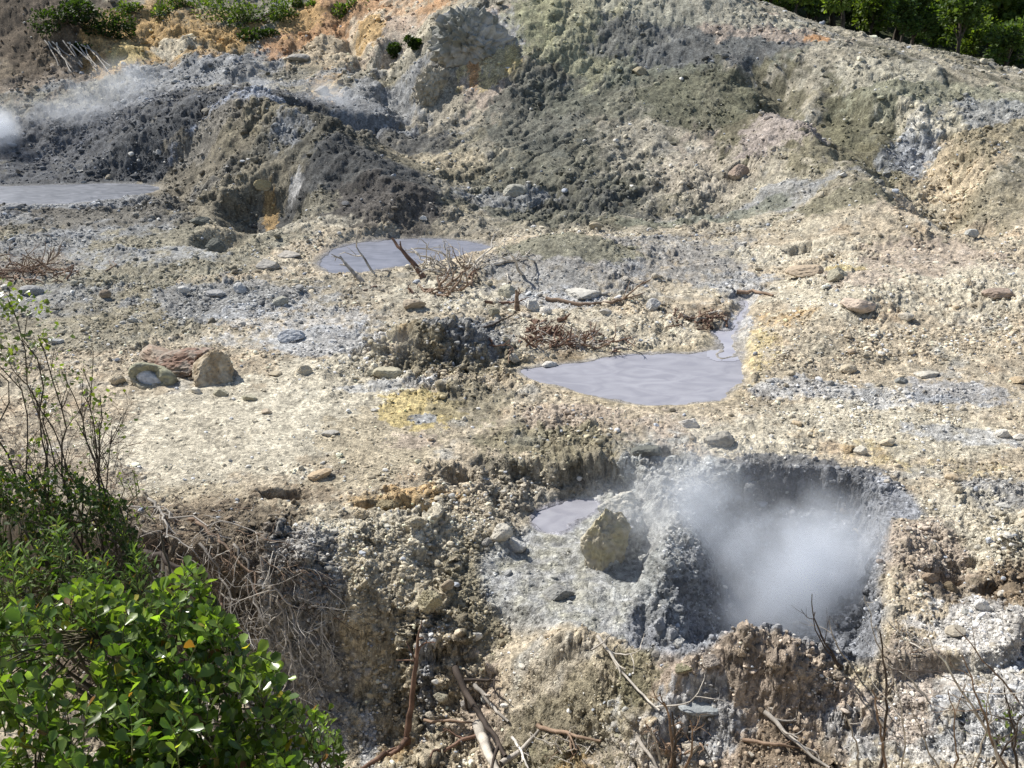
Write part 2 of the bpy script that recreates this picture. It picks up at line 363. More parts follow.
def ground_z(x, y):
    """height of the sheet under a world point"""
    j = int(np.clip(np.searchsorted(YS, y), 1, len(YS) - 1))
    if abs(YS[j - 1] - y) < abs(YS[j] - y): j -= 1
    i = int(np.argmin(np.abs(Xg[j] - x)))
    return float(P[j * SH[1] + i, 2])

# ------------------------------------------------------------------ colour of the ground (pigments, with shade painted in at some places)
def mixc(C, w, c): return C * (1 - w[:, None]) + np.asarray(c, F32) * w[:, None]
n1 = fbm2(X / 3.2, Y / 3.2, 5, 80, .6); n2 = fbm3(X / .8, Y / .8, Z / .8, 4, 84, .6); n3 = fbm2(X / 9, Y / 9, 4, 88)
n4 = fbm3(X * 7 * q, Y * 7 * q, Z * 7 * q, 3, 95, .8)
C = np.empty((X.size, 3), F32); C[:] = (.52, .445, .33)
C = mixc(C, sstep(-.05, .45, n1), (.56, .50, .385))
C = mixc(C, sstep(.0, .4, -n2) * .6, (.34, .315, .25))
C = mixc(C, sstep(.15, .45, fbm2(X / 1.6, Y / 1.6, 4, 101, .6)) * .6, (.45, .45, .42))
C = mixc(C, sstep(.2, .5, fbm2(X / 2.1, Y / 2.1, 4, 105, .6)) * .45, (.42, .30, .19))
Ch = np.empty_like(C); Ch[:] = (.32, .295, .235)
Ch = mixc(Ch, sstep(-.1, .3, n1 + .3 * st1), (.33, .30, .215))
Ch = mixc(Ch, sstep(.05, .4, n3 + .4 * n2) * .8, (.45, .395, .29))
Ch = mixc(Ch, sstep(.1, .4, fbm2(X / 4, Y / 5, 5, 109, .6)) * .7, (.205, .195, .155))
Ch = mixc(Ch, sstep(.12, .4, fbm2(X / 2.6, Y / 2.6, 5, 113, .6)) * .6, (.42, .43, .43))
lft = 1 - sstep(6, 12, X)
big = (fbm2(hx / 1.6, hy / 9.0, 4, 151, .6) * lft + fbm2(gx / 1.6, gy / 9.0, 4, 153, .6) * (1 - lft)) - .35 * sstep(.0, .1, rl) + .2
Ch = mixc(Ch, sstep(.02, .2, big + .2 * n4) * .9 * sstep(-2, 2, X), (.145, .138, .10)); Ch = mixc(Ch, sstep(.05, .25, -big + .2 * n4) * .8 * sstep(-2, 2, X), (.46, .42, .33))
stk = (fbm2(hx / .45, hy / 3.0, 4, 131, .65) * lft + fbm2(gx / .45, gy / 3.0, 4, 133, .65) * (1 - lft)) + .5 * n4
Ch = mixc(Ch, sstep(.12, .4, stk) * .75, (.16, .16, .125)); Ch = mixc(Ch, sstep(.12, .45, -stk) * .6, (.45, .415, .33))
C = C * (1 - hill)[:, None] + Ch * hill[:, None]
TAN = (.50, .435, .315); CREAM = (.62, .57, .45); WHITE = (.62, .61, .59); GREY = (.30, .31, .32); BLUE = (.34, .36, .39)
DARK = (.085, .09, .095); DGREY = (.15, .155, .165); OLIVE = (.27, .24, .165); MOSS = (.225, .21, .13); OCHRE = (.50, .33, .14); YEL = (.58, .47, .22)
ORANGE = (.55, .31, .15); PINK = (.46, .38, .31); BROWN = (.22, .165, .11); LBLUE = (.46, .475, .49); MUD = (.31, .31, .36)
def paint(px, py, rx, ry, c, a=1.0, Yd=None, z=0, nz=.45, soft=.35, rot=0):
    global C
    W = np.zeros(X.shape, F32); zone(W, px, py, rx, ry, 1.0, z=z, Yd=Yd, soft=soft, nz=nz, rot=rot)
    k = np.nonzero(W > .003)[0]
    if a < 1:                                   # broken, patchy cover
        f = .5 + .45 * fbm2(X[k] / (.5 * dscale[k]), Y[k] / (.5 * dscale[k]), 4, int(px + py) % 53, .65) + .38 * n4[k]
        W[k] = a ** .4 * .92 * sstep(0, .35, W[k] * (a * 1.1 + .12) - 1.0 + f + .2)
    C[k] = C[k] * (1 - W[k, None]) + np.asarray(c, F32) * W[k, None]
# plain, far to near
for t in ((130,250,170,45,(.26,.25,.19),.6),(120,310,150,35,(.32,.30,.23),.55),(400,290,180,25,(.36,.33,.26),.45),(100,262,140,14,BLUE,.4),(40,250,60,10,GREY,.6),(120,215,120,22,GREY,.7),(60,212,80,12,DGREY,.7),(30,270,55,14,BROWN,.35),(60,300,70,20,GREY,.5),(160,305,120,22,OLIVE,.4),(230,300,90,20,GREY,.6),(290,320,90,25,LBLUE,.4),
          (330,345,60,18,LBLUE,.6),(230,430,130,50,CREAM,.75),(330,400,80,45,CREAM,.8),(380,440,60,30,TAN,.9),(420,408,42,17,YEL,.9),(424,418,14,5,BLUE,.8),(415,440,30,9,PINK,.5),(395,387,70,5,LBLUE,.5),
          (470,400,40,20,OLIVE,.6),(540,440,70,25,MOSS,.45),(600,450,60,20,OLIVE,.6),(570,415,60,15,PINK,.5),(670,430,60,20,PINK,.4),(450,348,75,30,OLIVE,.6),(470,340,40,22,GREY,.7),(405,350,18,12,OCHRE,.25),
          (500,330,30,15,DGREY,.4),(560,340,45,16,BROWN,.5),(705,318,28,14,BROWN,.5),(600,330,120,25,CREAM,.45),(745,290,30,15,LBLUE,.5),(738,330,14,20,LBLUE,.7),(760,355,20,25,YEL,.35),(790,330,45,10,OCHRE,.35),
          (560,280,90,20,GREY,.5),(680,265,90,25,GREY,.45),(440,295,60,15,CREAM,.6),(560,300,60,8,LBLUE,.5),(850,310,80,30,CREAM,.6),(860,305,35,14,PINK,.5),(930,290,70,20,PINK,.5),(980,320,60,25,CREAM,.5),
          (830,395,100,14,LBLUE,.5),(960,400,60,15,BLUE,.5),(880,430,120,22,CREAM,.7),(960,440,60,10,LBLUE,.5),(760,440,70,20,CREAM,.6),(900,460,90,15,YEL,.25),(830,445,60,15,OCHRE,.2),(1000,500,40,20,GREY,.6),
          (960,520,70,30,CREAM,.6),(920,560,50,40,PINK,.5),(1000,560,40,20,CREAM,.6),(970,600,60,25,BROWN,.45),(1010,600,25,25,BROWN,.6),(985,650,65,40,WHITE,.6),(960,720,80,45,WHITE,.55),(985,735,60,30,LBLUE,.6),(900,690,45,40,PINK,.5),
          (250,520,60,20,TAN,.8),(180,500,60,15,TAN,.8),(215,525,70,14,BROWN,.2),(350,480,50,10,TAN,.8),(300,495,45,12,BROWN,.4)):
    paint(*t[:6])
for t in ((740,690,140,45,TAN,.8),(720,700,110,40,BROWN,.4),(760,700,100,50,PINK,.6),(560,700,90,50,OLIVE,.65),(540,710,50,40,MOSS,.45),(600,720,70,30,OCHRE,.3),(700,710,40,18,LBLUE,.65),(640,735,30,30,WHITE,.35),
          (850,735,30,25,LBLUE,.5),(800,745,60,25,BROWN,.5),(640,670,25,18,MOSS,.5),(620,700,30,20,WHITE,.3),(400,560,80,50,TAN,.7),(400,555,85,45,CREAM,.6),(400,510,60,12,OCHRE,.45),(450,585,30,30,OLIVE,.4)):
    paint(*t[:6], z=-.3)
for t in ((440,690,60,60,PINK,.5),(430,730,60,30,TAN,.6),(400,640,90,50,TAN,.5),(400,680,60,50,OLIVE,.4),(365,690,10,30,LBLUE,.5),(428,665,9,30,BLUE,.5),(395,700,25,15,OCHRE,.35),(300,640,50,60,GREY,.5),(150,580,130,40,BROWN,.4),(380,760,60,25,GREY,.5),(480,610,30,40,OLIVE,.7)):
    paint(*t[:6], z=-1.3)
# shelf, crater and bank colours
def region(poly, c, a0, a1, amt=1.0, seed=0, patch=None):
    global C
    s = poly_sd(X + .2 * n2, Y + .2 * n1, poly); w = sstep(a0, a1, s) * amt
    if patch is not None: w = w * sstep(patch - .3, patch + .2, .5 + .5 * fbm2(X / .5, Y / .5, 4, seed, .6))
    C = mixc(C, w, c)
region(undercut, (.34, .31, .25), -.2, .2, .7)
region(shelf, (.47, .47, .445), -.15, .25, .95)
region(shelf, (.40, .41, .42), -.1, .4, .8, 5, .5)
region(shelf, (.50, .48, .36), -.1, .5, .7, 9, .6)
cr2 = smooth_poly(polyp("630,480 690,470 740,464 790,463 850,469 890,480 922,502 925,520 888,526", 0) + polyp("885,560 884,610 880,655", 0) + polyp("850,670 800,660 740,655 690,668 655,655 625,620 628,580 650,545 645,520", 0), 1)
region(cr2, (.30, .31, .33), -.12, .12, 1.0)
paint(180, 600, 140, 40, (.13, .10, .07), .6, z=-1.3)  # shade on the bank below the roots, painted in as dark brown
paint(655, 540, 55, 70, (.40, .41, .39), 1.0, z=-1.0)
paint(700, 490, 60, 20, (.36, .37, .36), 1.0, z=-.3)
region(crater, (.22, .23, .25), .1, .7, .75, 3, .45)
paint(650, 520, 40, 40, (.40, .40, .38), .9, z=-.5)
paint(800, 480, 70, 12, DGREY, .9, z=-.3)
for poly, c in ((pool_a, MUD), (pool_b, MUD), (pool_c, GREY), (pool_d, MUD), (channel, (.36, .36, .40))):
    region(poly, c, -.16, -.02, .85)
region(pool_a, (.30, .29, .28), -.35, -.05, .7)
region(pool_b, (.17, .17, .17), -.6, -.05, .7)
region(pool_a, YEL, -.9, -.3, .22, 2, .5)
# hills; the dark mound's right side has its shade painted into the colour
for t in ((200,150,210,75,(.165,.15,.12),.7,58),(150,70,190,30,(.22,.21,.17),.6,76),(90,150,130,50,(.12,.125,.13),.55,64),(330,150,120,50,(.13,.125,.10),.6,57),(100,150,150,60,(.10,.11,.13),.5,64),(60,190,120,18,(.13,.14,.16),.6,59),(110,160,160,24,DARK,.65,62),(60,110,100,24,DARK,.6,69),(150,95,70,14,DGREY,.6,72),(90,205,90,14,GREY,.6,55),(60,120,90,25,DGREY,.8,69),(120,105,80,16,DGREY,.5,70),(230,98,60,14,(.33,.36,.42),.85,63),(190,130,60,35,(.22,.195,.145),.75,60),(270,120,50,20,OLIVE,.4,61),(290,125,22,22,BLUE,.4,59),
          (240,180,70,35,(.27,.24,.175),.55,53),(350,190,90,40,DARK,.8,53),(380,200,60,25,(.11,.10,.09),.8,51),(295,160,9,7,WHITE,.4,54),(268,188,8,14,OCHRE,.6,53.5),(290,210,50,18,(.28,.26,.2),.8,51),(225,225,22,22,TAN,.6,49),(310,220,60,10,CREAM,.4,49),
          (330,120,70,22,DARK,.85,67),(290,100,60,12,DGREY,.7,69),(400,130,60,25,DARK,.6,65),(390,95,70,25,GREY,.7,70),(250,70,120,30,GREY,.6,76),(180,75,70,20,GREY,.5,76),(60,85,60,15,GREY,.5,77),(30,50,70,45,BROWN,.6,81),(50,20,70,30,(.13,.10,.07),.8,84),(120,50,35,24,OCHRE,.7,81),(200,50,60,24,OCHRE,.5,82),(160,20,60,18,OCHRE,.5,86),(130,60,20,12,YEL,.7,80),
          (170,40,50,20,OCHRE,.35,83),(175,55,22,10,CREAM,.7,81),(145,15,25,12,OCHRE,.5,86),(230,45,30,12,OCHRE,.7,83),(340,35,70,30,ORANGE,.62,82),(370,45,60,22,CREAM,.45,80),(330,50,30,12,ORANGE,.6,80),(300,20,25,14,OCHRE,.6,85),(330,60,50,15,TAN,.8,79),(400,30,30,30,CREAM,.5,80),(415,15,40,20,ORANGE,.4,82),(440,8,30,14,ORANGE,.4,82),(395,45,30,15,PINK,.5,79),(370,35,14,12,OCHRE,.8,81),
          (325,85,20,25,OCHRE,.35,73),(290,75,30,12,OLIVE,.5,76),(470,100,55,30,(.40,.36,.28),.8,69),(490,60,30,30,PINK,.8,71),(500,45,25,18,LBLUE,.7,72),(495,80,30,12,YEL,.55,70),(474,60,6,14,ORANGE,.9,71),(513,78,8,12,YEL,.7,70),
          (560,170,90,55,(.16,.16,.125),.85,57),(600,190,70,25,DARK,.35,54),(540,100,50,40,(.14,.145,.125),.7,65),(630,90,90,30,(.15,.155,.12),.6,67),(660,50,120,22,(.21,.22,.17),.7,71),(580,30,70,30,(.37,.36,.24),.7,74),(540,20,25,25,(.33,.33,.2),.5,75),(700,40,100,20,DGREY,.6,71),
          (760,25,70,15,PINK,.7,73),(700,12,90,15,(.42,.41,.33),.7,75),(820,20,12,5,ORANGE,.9,71),(640,150,50,40,(.40,.37,.3),.45,60),(720,140,50,35,PINK,.3,60),(720,170,70,40,(.46,.41,.33),.5,56),(760,110,40,50,(.15,.14,.09),.8,62),(700,100,60,25,(.16,.16,.11),.7,65),
          (830,130,40,60,(.22,.2,.13),.7,57),(870,100,50,40,(.16,.155,.1),.7,60),(880,150,35,50,(.20,.185,.12),.7,53),(920,130,20,25,LBLUE,.75,56),(905,140,25,20,BLUE,.5,55),(780,140,40,30,(.44,.38,.35),.6,58),(850,215,60,15,(.2,.19,.13),.7,46),(760,200,100,20,GREY,.5,50),(700,215,90,14,(.20,.21,.16),.6,50),
          (930,190,45,60,(.46,.40,.29),.55,49),(965,160,40,50,(.56,.46,.32),.6,52),(1000,130,50,40,OLIVE,.6,54),(1000,200,40,40,OLIVE,.5,46),(950,80,90,20,(.30,.30,.22),.7,60),(880,55,60,14,(.48,.45,.36),.7,64),(950,100,60,14,CREAM,.5,58),(1000,90,50,15,GREY,.6,58),(940,230,60,25,(.55,.46,.34),.7,44),
          (440,170,60,25,OLIVE,.5,59),(430,150,50,15,TAN,.5,61),(500,195,60,12,GREY,.5,55),(570,250,70,22,(.25,.24,.17),.8,42),(790,250,80,18,CREAM,.5,42),(840,280,25,10,YEL,.5,38)):
    paint(*t[:6], Yd=t[6])
C = mixc(C, far, (.05, .075, .03))
back = sstep(86, 92, Y) * sstep(16, 20, X) + sstep(100, 106, Y)
C = mixc(C, np.clip(back, 0, 1), (.05, .06, .025))
C *= (.80 + .24 * k1 + .16 * k2)[:, None] * (1 - .3 * (1 - pool_mask) * sstep(.8, .97, k3))[:, None]
C *= (1 + .42 * n4 + .18 * n2 + hill * .45 * fbm3(X * .9, Y * .9, Z * 1.8, 4, 121, .7))[:, None]
gm = C.mean(1, keepdims=True); C = gm + (C - gm) * 1.0
C = np.clip(C * .93, .015, .8)
WET = np.maximum(pool_mask * .7, sstep(-.1, .2, poly_sd(X, Y, shelf)) * .5)

# ------------------------------------------------------------------ helpers: meshes and materials
def mesh_np(name, V, quads=None, tris=None, color=None, extra=None, smooth=True):
    me = bpy.data.meshes.new(name); V = np.asarray(V, F32)
    nq = 0 if quads is None else len(quads); nt = 0 if tris is None else len(tris)
    loops = np.concatenate([np.asarray(a, np.int32).ravel() for a in (quads, tris) if a is not None and len(a)])
    me.vertices.add(len(V)); me.vertices.foreach_set('co', V.ravel())
    me.loops.add(len(loops)); me.loops.foreach_set('vertex_index', loops)
    me.polygons.add(nq + nt)
    st = np.concatenate([np.arange(nq) * 4, nq * 4 + np.arange(nt) * 3]).astype(np.int32)
    me.polygons.foreach_set('loop_start', st)
    me.polygons.foreach_set('use_smooth', np.full(nq + nt, smooth, bool))
    if color is not None:
        a = me.color_attributes.new('Col', 'FLOAT_COLOR', 'POINT')
        cc = np.ones((len(V), 4), F32); cc[:, :3] = color; a.data.foreach_set('color', cc.ravel())
    if extra is not None:
        a = me.attributes.new('wet', 'FLOAT', 'POINT'); a.data.foreach_set('value', np.asarray(extra, F32))
    me.update(calc_edges=True); me.validate()
    return me
def link(name, me, mat=None, parent=None, loc=None, label=None, cat=None, group=None, kind=None):
    o = bpy.data.objects.new(name, me); COL.objects.link(o)
    if mat is not None and not me.materials: me.materials.append(mat)
    if parent is not None: o.parent = parent
    if loc is not None: o.location = loc
    if label: o['label'] = label
    if cat: o['category'] = cat
    if group: o['group'] = group
    if kind: o['kind'] = kind
    return o
class NT:
    def __init__(s, name):
        s.m = bpy.data.materials.new(name); s.m.use_nodes = True; s.t = s.m.node_tree; s.t.nodes.clear()
        s.out = s.t.nodes.new('ShaderNodeOutputMaterial')
    def n(s, typ, **k):
        nd = s.t.nodes.new('ShaderNode' + typ)
        for a, b in k.items():
            if a in nd.inputs: nd.inputs[a].default_value = b
            else: setattr(nd, a, b)
        return nd
    def l(s, a, b): s.t.links.new(a, b)
def mul_color(t, a, b_fac_socket, lo, hi):
    mr = t.n('MapRange'); mr.inputs[3].default_value = lo; mr.inputs[4].default_value = hi; t.l(b_fac_socket, mr.inputs[0])
    vm = t.n('VectorMath', operation='SCALE'); t.l(a, vm.inputs[0]); t.l(mr.outputs[0], vm.inputs['Scale']); return vm.outputs[0]
def ground_material():
    t = NT('volcanic_soil'); bs = t.n('BsdfPrincipled')
    col = t.n('Attribute', attribute_name='Col'); tc = t.n('TexCoord')
    a = t.n('TexNoise', Scale=9.0, Detail=6.0, Roughness=.7); t.l(tc.outputs['Object'], a.inputs['Vector'])
    b = t.n('TexVoronoi', Scale=14.0); t.l(tc.outputs['Object'], b.inputs['Vector'])
    c = mul_color(t, col.outputs['Color'], a.outputs[0], .62, 1.38)
    sep = t.n('SeparateColor'); t.l(b.outputs['Color'], sep.inputs[0])
    c = mul_color(t, c, sep.outputs[0], .62, 1.34)
    e = t.n('TexVoronoi', Scale=4.5); t.l(tc.outputs['Object'], e.inputs['Vector']); se = t.n('SeparateColor'); t.l(e.outputs['Color'], se.inputs[0]); c = mul_color(t, c, se.outputs[1], .78, 1.2)
    t.l(c, bs.inputs['Base Color'])
    wet = t.n('Attribute', attribute_name='wet')
    mr = t.n('MapRange'); mr.inputs[3].default_value = .92; mr.inputs[4].default_value = .4; t.l(wet.outputs['Fac'], mr.inputs[0]); t.l(mr.outputs[0], bs.inputs['Roughness'])
    bs.inputs['Specular IOR Level'].default_value = .25
    n1_ = t.n('TexNoise', Scale=22.0, Detail=5.0, Roughness=.7); t.l(tc.outputs['Object'], n1_.inputs['Vector'])
    bp = t.n('Bump', Strength=.9, Distance=.07); t.l(n1_.outputs[0], bp.inputs['Height'])
    b2 = t.n('TexVoronoi', Scale=26.0); t.l(tc.outputs['Object'], b2.inputs['Vector'])
    bp2 = t.n('Bump', Strength=.5, Distance=.03, invert=True); t.l(b2.outputs['Distance'], bp2.inputs['Height']); t.l(bp.outputs[0], bp2.inputs['Normal'])
    t.l(bp2.outputs[0], bs.inputs['Normal']); t.l(bs.outputs[0], t.out.inputs[0]); return t.m
def attr_rock_material(name, spec=.25):
    t = NT(name); bs = t.n('BsdfPrincipled'); col = t.n('Attribute', attribute_name='Col'); tc = t.n('TexCoord')
    a = t.n('TexNoise', Scale=8.0, Detail=6.0, Roughness=.7); t.l(tc.outputs['Object'], a.inputs['Vector'])
    t.l(mul_color(t, col.outputs['Color'], a.outputs[0], .55, 1.45), bs.inputs['Base Color'])
    bp = t.n('Bump', Strength=.8, Distance=.04); t.l(a.outputs[0], bp.inputs['Height']); t.l(bp.outputs[0], bs.inputs['Normal'])
    bs.inputs['Roughness'].default_value = .9; bs.inputs['Specular IOR Level'].default_value = spec
    t.l(bs.outputs[0], t.out.inputs[0]); return t.m
def mud_material(name, c1, c2, rough=.35, scale=.8):
    t = NT(name); bs = t.n('BsdfPrincipled'); tc = t.n('TexCoord')
    mp = t.n('Mapping'); mp.inputs['Scale'].default_value = (1, 1.6, 1); t.l(tc.outputs['Object'], mp.inputs[0])
    a = t.n('TexNoise', Scale=scale, Detail=5.0, Roughness=.55, Distortion=1.6); t.l(mp.outputs[0], a.inputs['Vector'])
    r = t.n('ValToRGB'); r.color_ramp.elements[0].position = .38; r.color_ramp.elements[1].position = .68
    r.color_ramp.elements[0].color = (*c1, 1); r.color_ramp.elements[1].color = (*c2, 1); t.l(a.outputs[0], r.inputs[0])
    t.l(r.outputs[0], bs.inputs['Base Color']); bs.inputs['Roughness'].default_value = rough
    b = t.n('TexNoise', Scale=5.0, Detail=4.0); t.l(tc.outputs['Object'], b.inputs['Vector'])
    v = t.n('TexVoronoi', Scale=9.0); t.l(tc.outputs['Object'], v.inputs['Vector'])
    bp = t.n('Bump', Strength=.02, Distance=.01); t.l(b.outputs[0], bp.inputs['Height'])
    bp2 = t.n('Bump', Strength=.03, Distance=.005); t.l(v.outputs['Distance'], bp2.inputs['Height']); t.l(bp.outputs[0], bp2.inputs['Normal'])
    t.l(bp2.outputs[0], bs.inputs['Normal']); t.l(bs.outputs[0], t.out.inputs[0]); return t.m

M_GROUND = ground_material()
r_, c_ = SH
i0 = (np.arange(r_ - 1)[:, None] * c_ + np.arange(c_ - 1)[None, :]).ravel()
quads = np.stack([i0, i0 + 1, i0 + 1 + c_, i0 + c_], 1)
link('ground', mesh_np('ground', P, quads=quads, color=C, extra=WET), M_GROUND, kind='structure')

def pool(name, poly, lev, mat, label, mg=.42):
    st = 3 if mg > .3 else 1; X3 = Xg[::st, ::st]; Y3 = Yg[::st, ::st]; m = poly_sd(X3.ravel(), Y3.ravel(), poly).reshape(X3.shape) > -mg
    qm = m[:-1, :-1] & m[1:, :-1] & m[:-1, 1:] & m[1:, 1:]
    jj, ii = np.nonzero(qm); w_ = X3.shape[1]; a = jj * w_ + ii
    Qd = np.stack([a, a + 1, a + 1 + w_, a + w_], 1); u, inv = np.unique(Qd, return_inverse=True)
    V = np.stack([X3.ravel()[u], Y3.ravel()[u], np.full(len(u), lev)], 1)
    link(name, mesh_np(name, V, quads=inv.reshape(-1, 4)), mat, kind='structure', label=label, cat='mud pool')
M_MUD = mud_material('lilac_mud', (.245, .245, .28), (.335, .335, .37), .5)
M_MUD2 = mud_material('blue_grey_mud', (.155, .165, .20), (.24, .25, .30), .4)
pool('mud_pool', pool_a, -.125, M_MUD, 'lilac grey boiling mud pool on the open sandy flat')
pool('mud_pool', pool_b, -.125, M_MUD2, 'long blue grey mud pool at the foot of the dark mound')
pool('mud_pool', pool_c, .545, mud_material('charcoal_mud', (.10, .11, .13), (.24, .25, .28), .35), 'shallow dark grey pool below the black rubble bank')
pool('mud_pool', pool_d, -.79, M_MUD, 'small pale mud puddle on the grey shelf beside the crater', .12)
pool('mud_pool', channel, -.118, mud_material('runnel_mud', (.33, .33, .38), (.42, .42, .46), .35), 'narrow grey runnel of mud feeding the lilac pool')
pool('mud_pool', crater, -2.42, M_MUD2, 'steaming grey mud on the floor of the deep crater')

# ------------------------------------------------------------------ camera, light
cam = bpy.data.cameras.new('camera'); co = bpy.data.objects.new('camera', cam); COL.objects.link(co)
co.location = CAM; co.rotation_euler = (math.radians(90 - 20), 0, 0); cam.sensor_width = 36; cam.lens = FPX / 1024 * 36; cam.clip_end = 6000; cam.clip_start = .05
scene.camera = co
SUN = np.array([-.72, .56, .92]); SUN /= np.linalg.norm(SUN)
sl = bpy.data.lights.new('sun', 'SUN'); sl.energy = 5.0; sl.angle = math.radians(.5); sl.color = (1, .955, .88)
so = bpy.data.objects.new('sun', sl); COL.objects.link(so)
from mathutils import Vector, Matrix, Quaternion
so.rotation_euler = Vector(SUN).to_track_quat('Z', 'Y').to_euler()
w = bpy.data.worlds.new('World'); scene.world = w; w.use_nodes = True
bg = w.node_tree.nodes['Background']; sky = w.node_tree.nodes.new('ShaderNodeTexSky'); sky.sky_type = 'NISHITA'; sky.sun_disc = False
sky.sun_elevation = math.asin(SUN[2]); sky.sun_rotation = math.atan2(SUN[0], SUN[1]) % (2 * math.pi)
w.node_tree.links.new(sky.outputs[0], bg.inputs[0]); bg.inputs[1].default_value = .09
vs = scene.view_settings; vs.view_transform = 'Standard'; vs.look = 'None'; vs.gamma = 1; vs.use_curve_mapping = False; vs.exposure = .45
scene.cycles.volume_bounces = 3; scene.cycles.max_bounces = 8; scene.cycles.diffuse_bounces = 3; scene.cycles.use_denoising = True; scene.cycles.denoising_prefilter = 'NONE'
# ------------------------------------------------------------------ stones
import bmesh
ICO = {}
for s_ in (1, 2, 3, 4, 5):
    bm = bmesh.new(); bmesh.ops.create_icosphere(bm, subdivisions=s_, radius=1)
    ICO[s_] = (np.array([v.co[:] for v in bm.verts], F32), np.array([[v.index for v in f.verts] for f in bm.faces], np.int32)); bm.free()
def rock_shape(seed, sub=4, cuts=9, rough=.10, sx=1, sy=1, sz=.7, knob=0):
    r = np.random.RandomState(seed); V = ICO[sub][0].copy()
    for _ in range(cuts):
        n_ = r.normal(size=3); n_ /= np.linalg.norm(n_); d = r.uniform(.45, .85)
        k = V @ n_.astype(F32); ov = np.maximum(k - d, 0); V -= ov[:, None] * n_.astype(F32) * .92
    o = r.uniform(0, 50)
    nrm = V / (np.linalg.norm(V, axis=1, keepdims=True) + 1e-6)
    V = V + nrm * (rough * fbm3(V[:, 0] * 2.2 + o, V[:, 1] * 2.2, V[:, 2] * 2.2, 4, seed % 31, .6))[:, None]
    if knob: V = V + nrm * (knob * np.abs(fbm3(V[:, 0] * 3.5 + o, V[:, 1] * 3.5, V[:, 2] * 3.5, 2, seed % 29, .5)))[:, None]
    if sub >= 3:
        V = V + nrm * (rough * .55 * fbm3(V[:, 0] * 5 + o, V[:, 1] * 5, V[:, 2] * 6, 3, seed % 23, .6, ridge=True))[:, None]
    V = V * np.array([sx, sy, sz], F32)
    return V
def rock_colors(V, c, seed, c2=None, dirt=(.38, .33, .25)):
    n_ = fbm3(V[:, 0] * 1.7 + seed, V[:, 1] * 1.7, V[:, 2] * 1.7, 4, seed % 17, .65)
    C_ = np.ones((len(V), 3), F32) * np.asarray(c, F32)
    if c2 is not None:
        w_ = sstep(-.08, .12, n_)[:, None]; C_ = C_ * (1 - w_) + np.asarray(c2, F32) * w_
    w_ = (sstep(.0, -.6, V[:, 2] / max(1e-3, np.abs(V[:, 2]).max())) * .6)[:, None]
    C_ = C_ * (1 - w_) + np.asarray(dirt, F32) * w_
    return np.clip(C_ * (1 + .5 * fbm3(V[:, 0] * 6, V[:, 1] * 6, V[:, 2] * 6, 2, 3))[:, None], .02, .85)
M_STONE = attr_rock_material('stone')
def scatter(name, idx, rad, sub, colors, kind, label, cat, seed=1, sink=.25, flat=(.5, .9)):
    """many small stones as one mesh"""
    r = np.random.RandomState(seed); T, Fc = ICO[sub]; nT = len(T); k = len(idx)
    temps = np.stack([rock_shape(900 + seed * 20 + i, sub, 7, .12, 1, 1, 1) for i in range(16)])
    V = temps[r.randint(0, 16, k)]
    a = r.uniform(0, 2 * np.pi, k); b = r.uniform(-.5, .5, k)
    sc = np.stack([r.uniform(.75, 1.3, k), r.uniform(.75, 1.3, k), r.uniform(flat[0], flat[1], k)], 1)
    V = V * (sc * rad[:, None])[:, None, :]
    cb, sb = np.cos(b)[:, None], np.sin(b)[:, None]
    V = np.stack([V[..., 0], V[..., 1] * cb - V[..., 2] * sb, V[..., 1] * sb + V[..., 2] * cb], -1)
    ca, sa = np.cos(a)[:, None], np.sin(a)[:, None]
    V = np.stack([V[..., 0] * ca - V[..., 1] * sa, V[..., 0] * sa + V[..., 1] * ca, V[..., 2]], -1)
    base_ = P[idx] + N[idx] * (rad * (sc[:, 2] * (1 - sink * 2)) * .6)[:, None]
    V = V + base_[:, None, :]
    Fa = (Fc[None] + (np.arange(k) * nT)[:, None, None]).reshape(-1, 3)
    cc = np.repeat(colors[:, None, :], nT, 1).reshape(-1, 3)
    return link(name, mesh_np(name, V.reshape(-1, 3), tris=Fa, color=cc, smooth=False), M_STONE, kind=kind, label=label, cat=cat)
inframe = (pxs > -230) & (pxs < 1254) & (pys > -40) & (pys < 850) & (Y > 8) & (Y < 92) & (pool_mask < .05) & ~((Y > 84) & (X > 16))
DEN = .12 + ROUGH * 1.0
for t in ((200,300,160,40,1.6),(230,428,150,60,.12),(380,440,90,40,.25),(450,345,70,30,2.2),(420,720,80,50,3.0),(640,740,50,40,2.5),(560,320,140,25,1.4),(960,680,70,80,2.2),(850,400,110,30,1.5),(900,350,130,30,1.2),(740,700,130,50,1.1),(490,500,30,40,2.5),(380,560,80,50,1.6)):
    zone(DEN, *t)
for t in ((100,210,160,25,1.8,54),(200,80,220,60,1.8,74),(110,160,120,30,2.2,61),(930,170,60,70,2.2,51)): zone(DEN, *t[:5], Yd=t[5])
DEN *= (1 - .9 * sstep(-.1, .2, poly_sd(X, Y, shelf)))
DEN *= inframe
DEN *= .25 + 1.5 * sstep(-.15, .4, fbm2(X / .9 / dscale, Y / .9 / dscale, 4, 141, .65))
DEN *= 1 - .35 * hill
cum = np.cumsum(DEN.astype(np.float64)); cum /= cum[-1]
def pick(k, seed): return np.searchsorted(cum, np.random.RandomState(seed).rand(k)).clip(0, len(X) - 1)
def stone_colors(idx, seed, var=.4):
    r = np.random.RandomState(seed); k = len(idx)
    c = C[idx] * np.exp(r.normal(0, var, k))[:, None]
    g = r.rand(k); pale = g > .96; blue = (g < .03)
    c[pale] = np.array([.62, .60, .55]) * r.uniform(.8, 1.1, pale.sum())[:, None]
    c[blue] = np.array([.34, .36, .39]) * r.uniform(.8, 1.3, blue.sum())[:, None]
    return np.clip(c * 1.06, .02, .75).astype(F32)
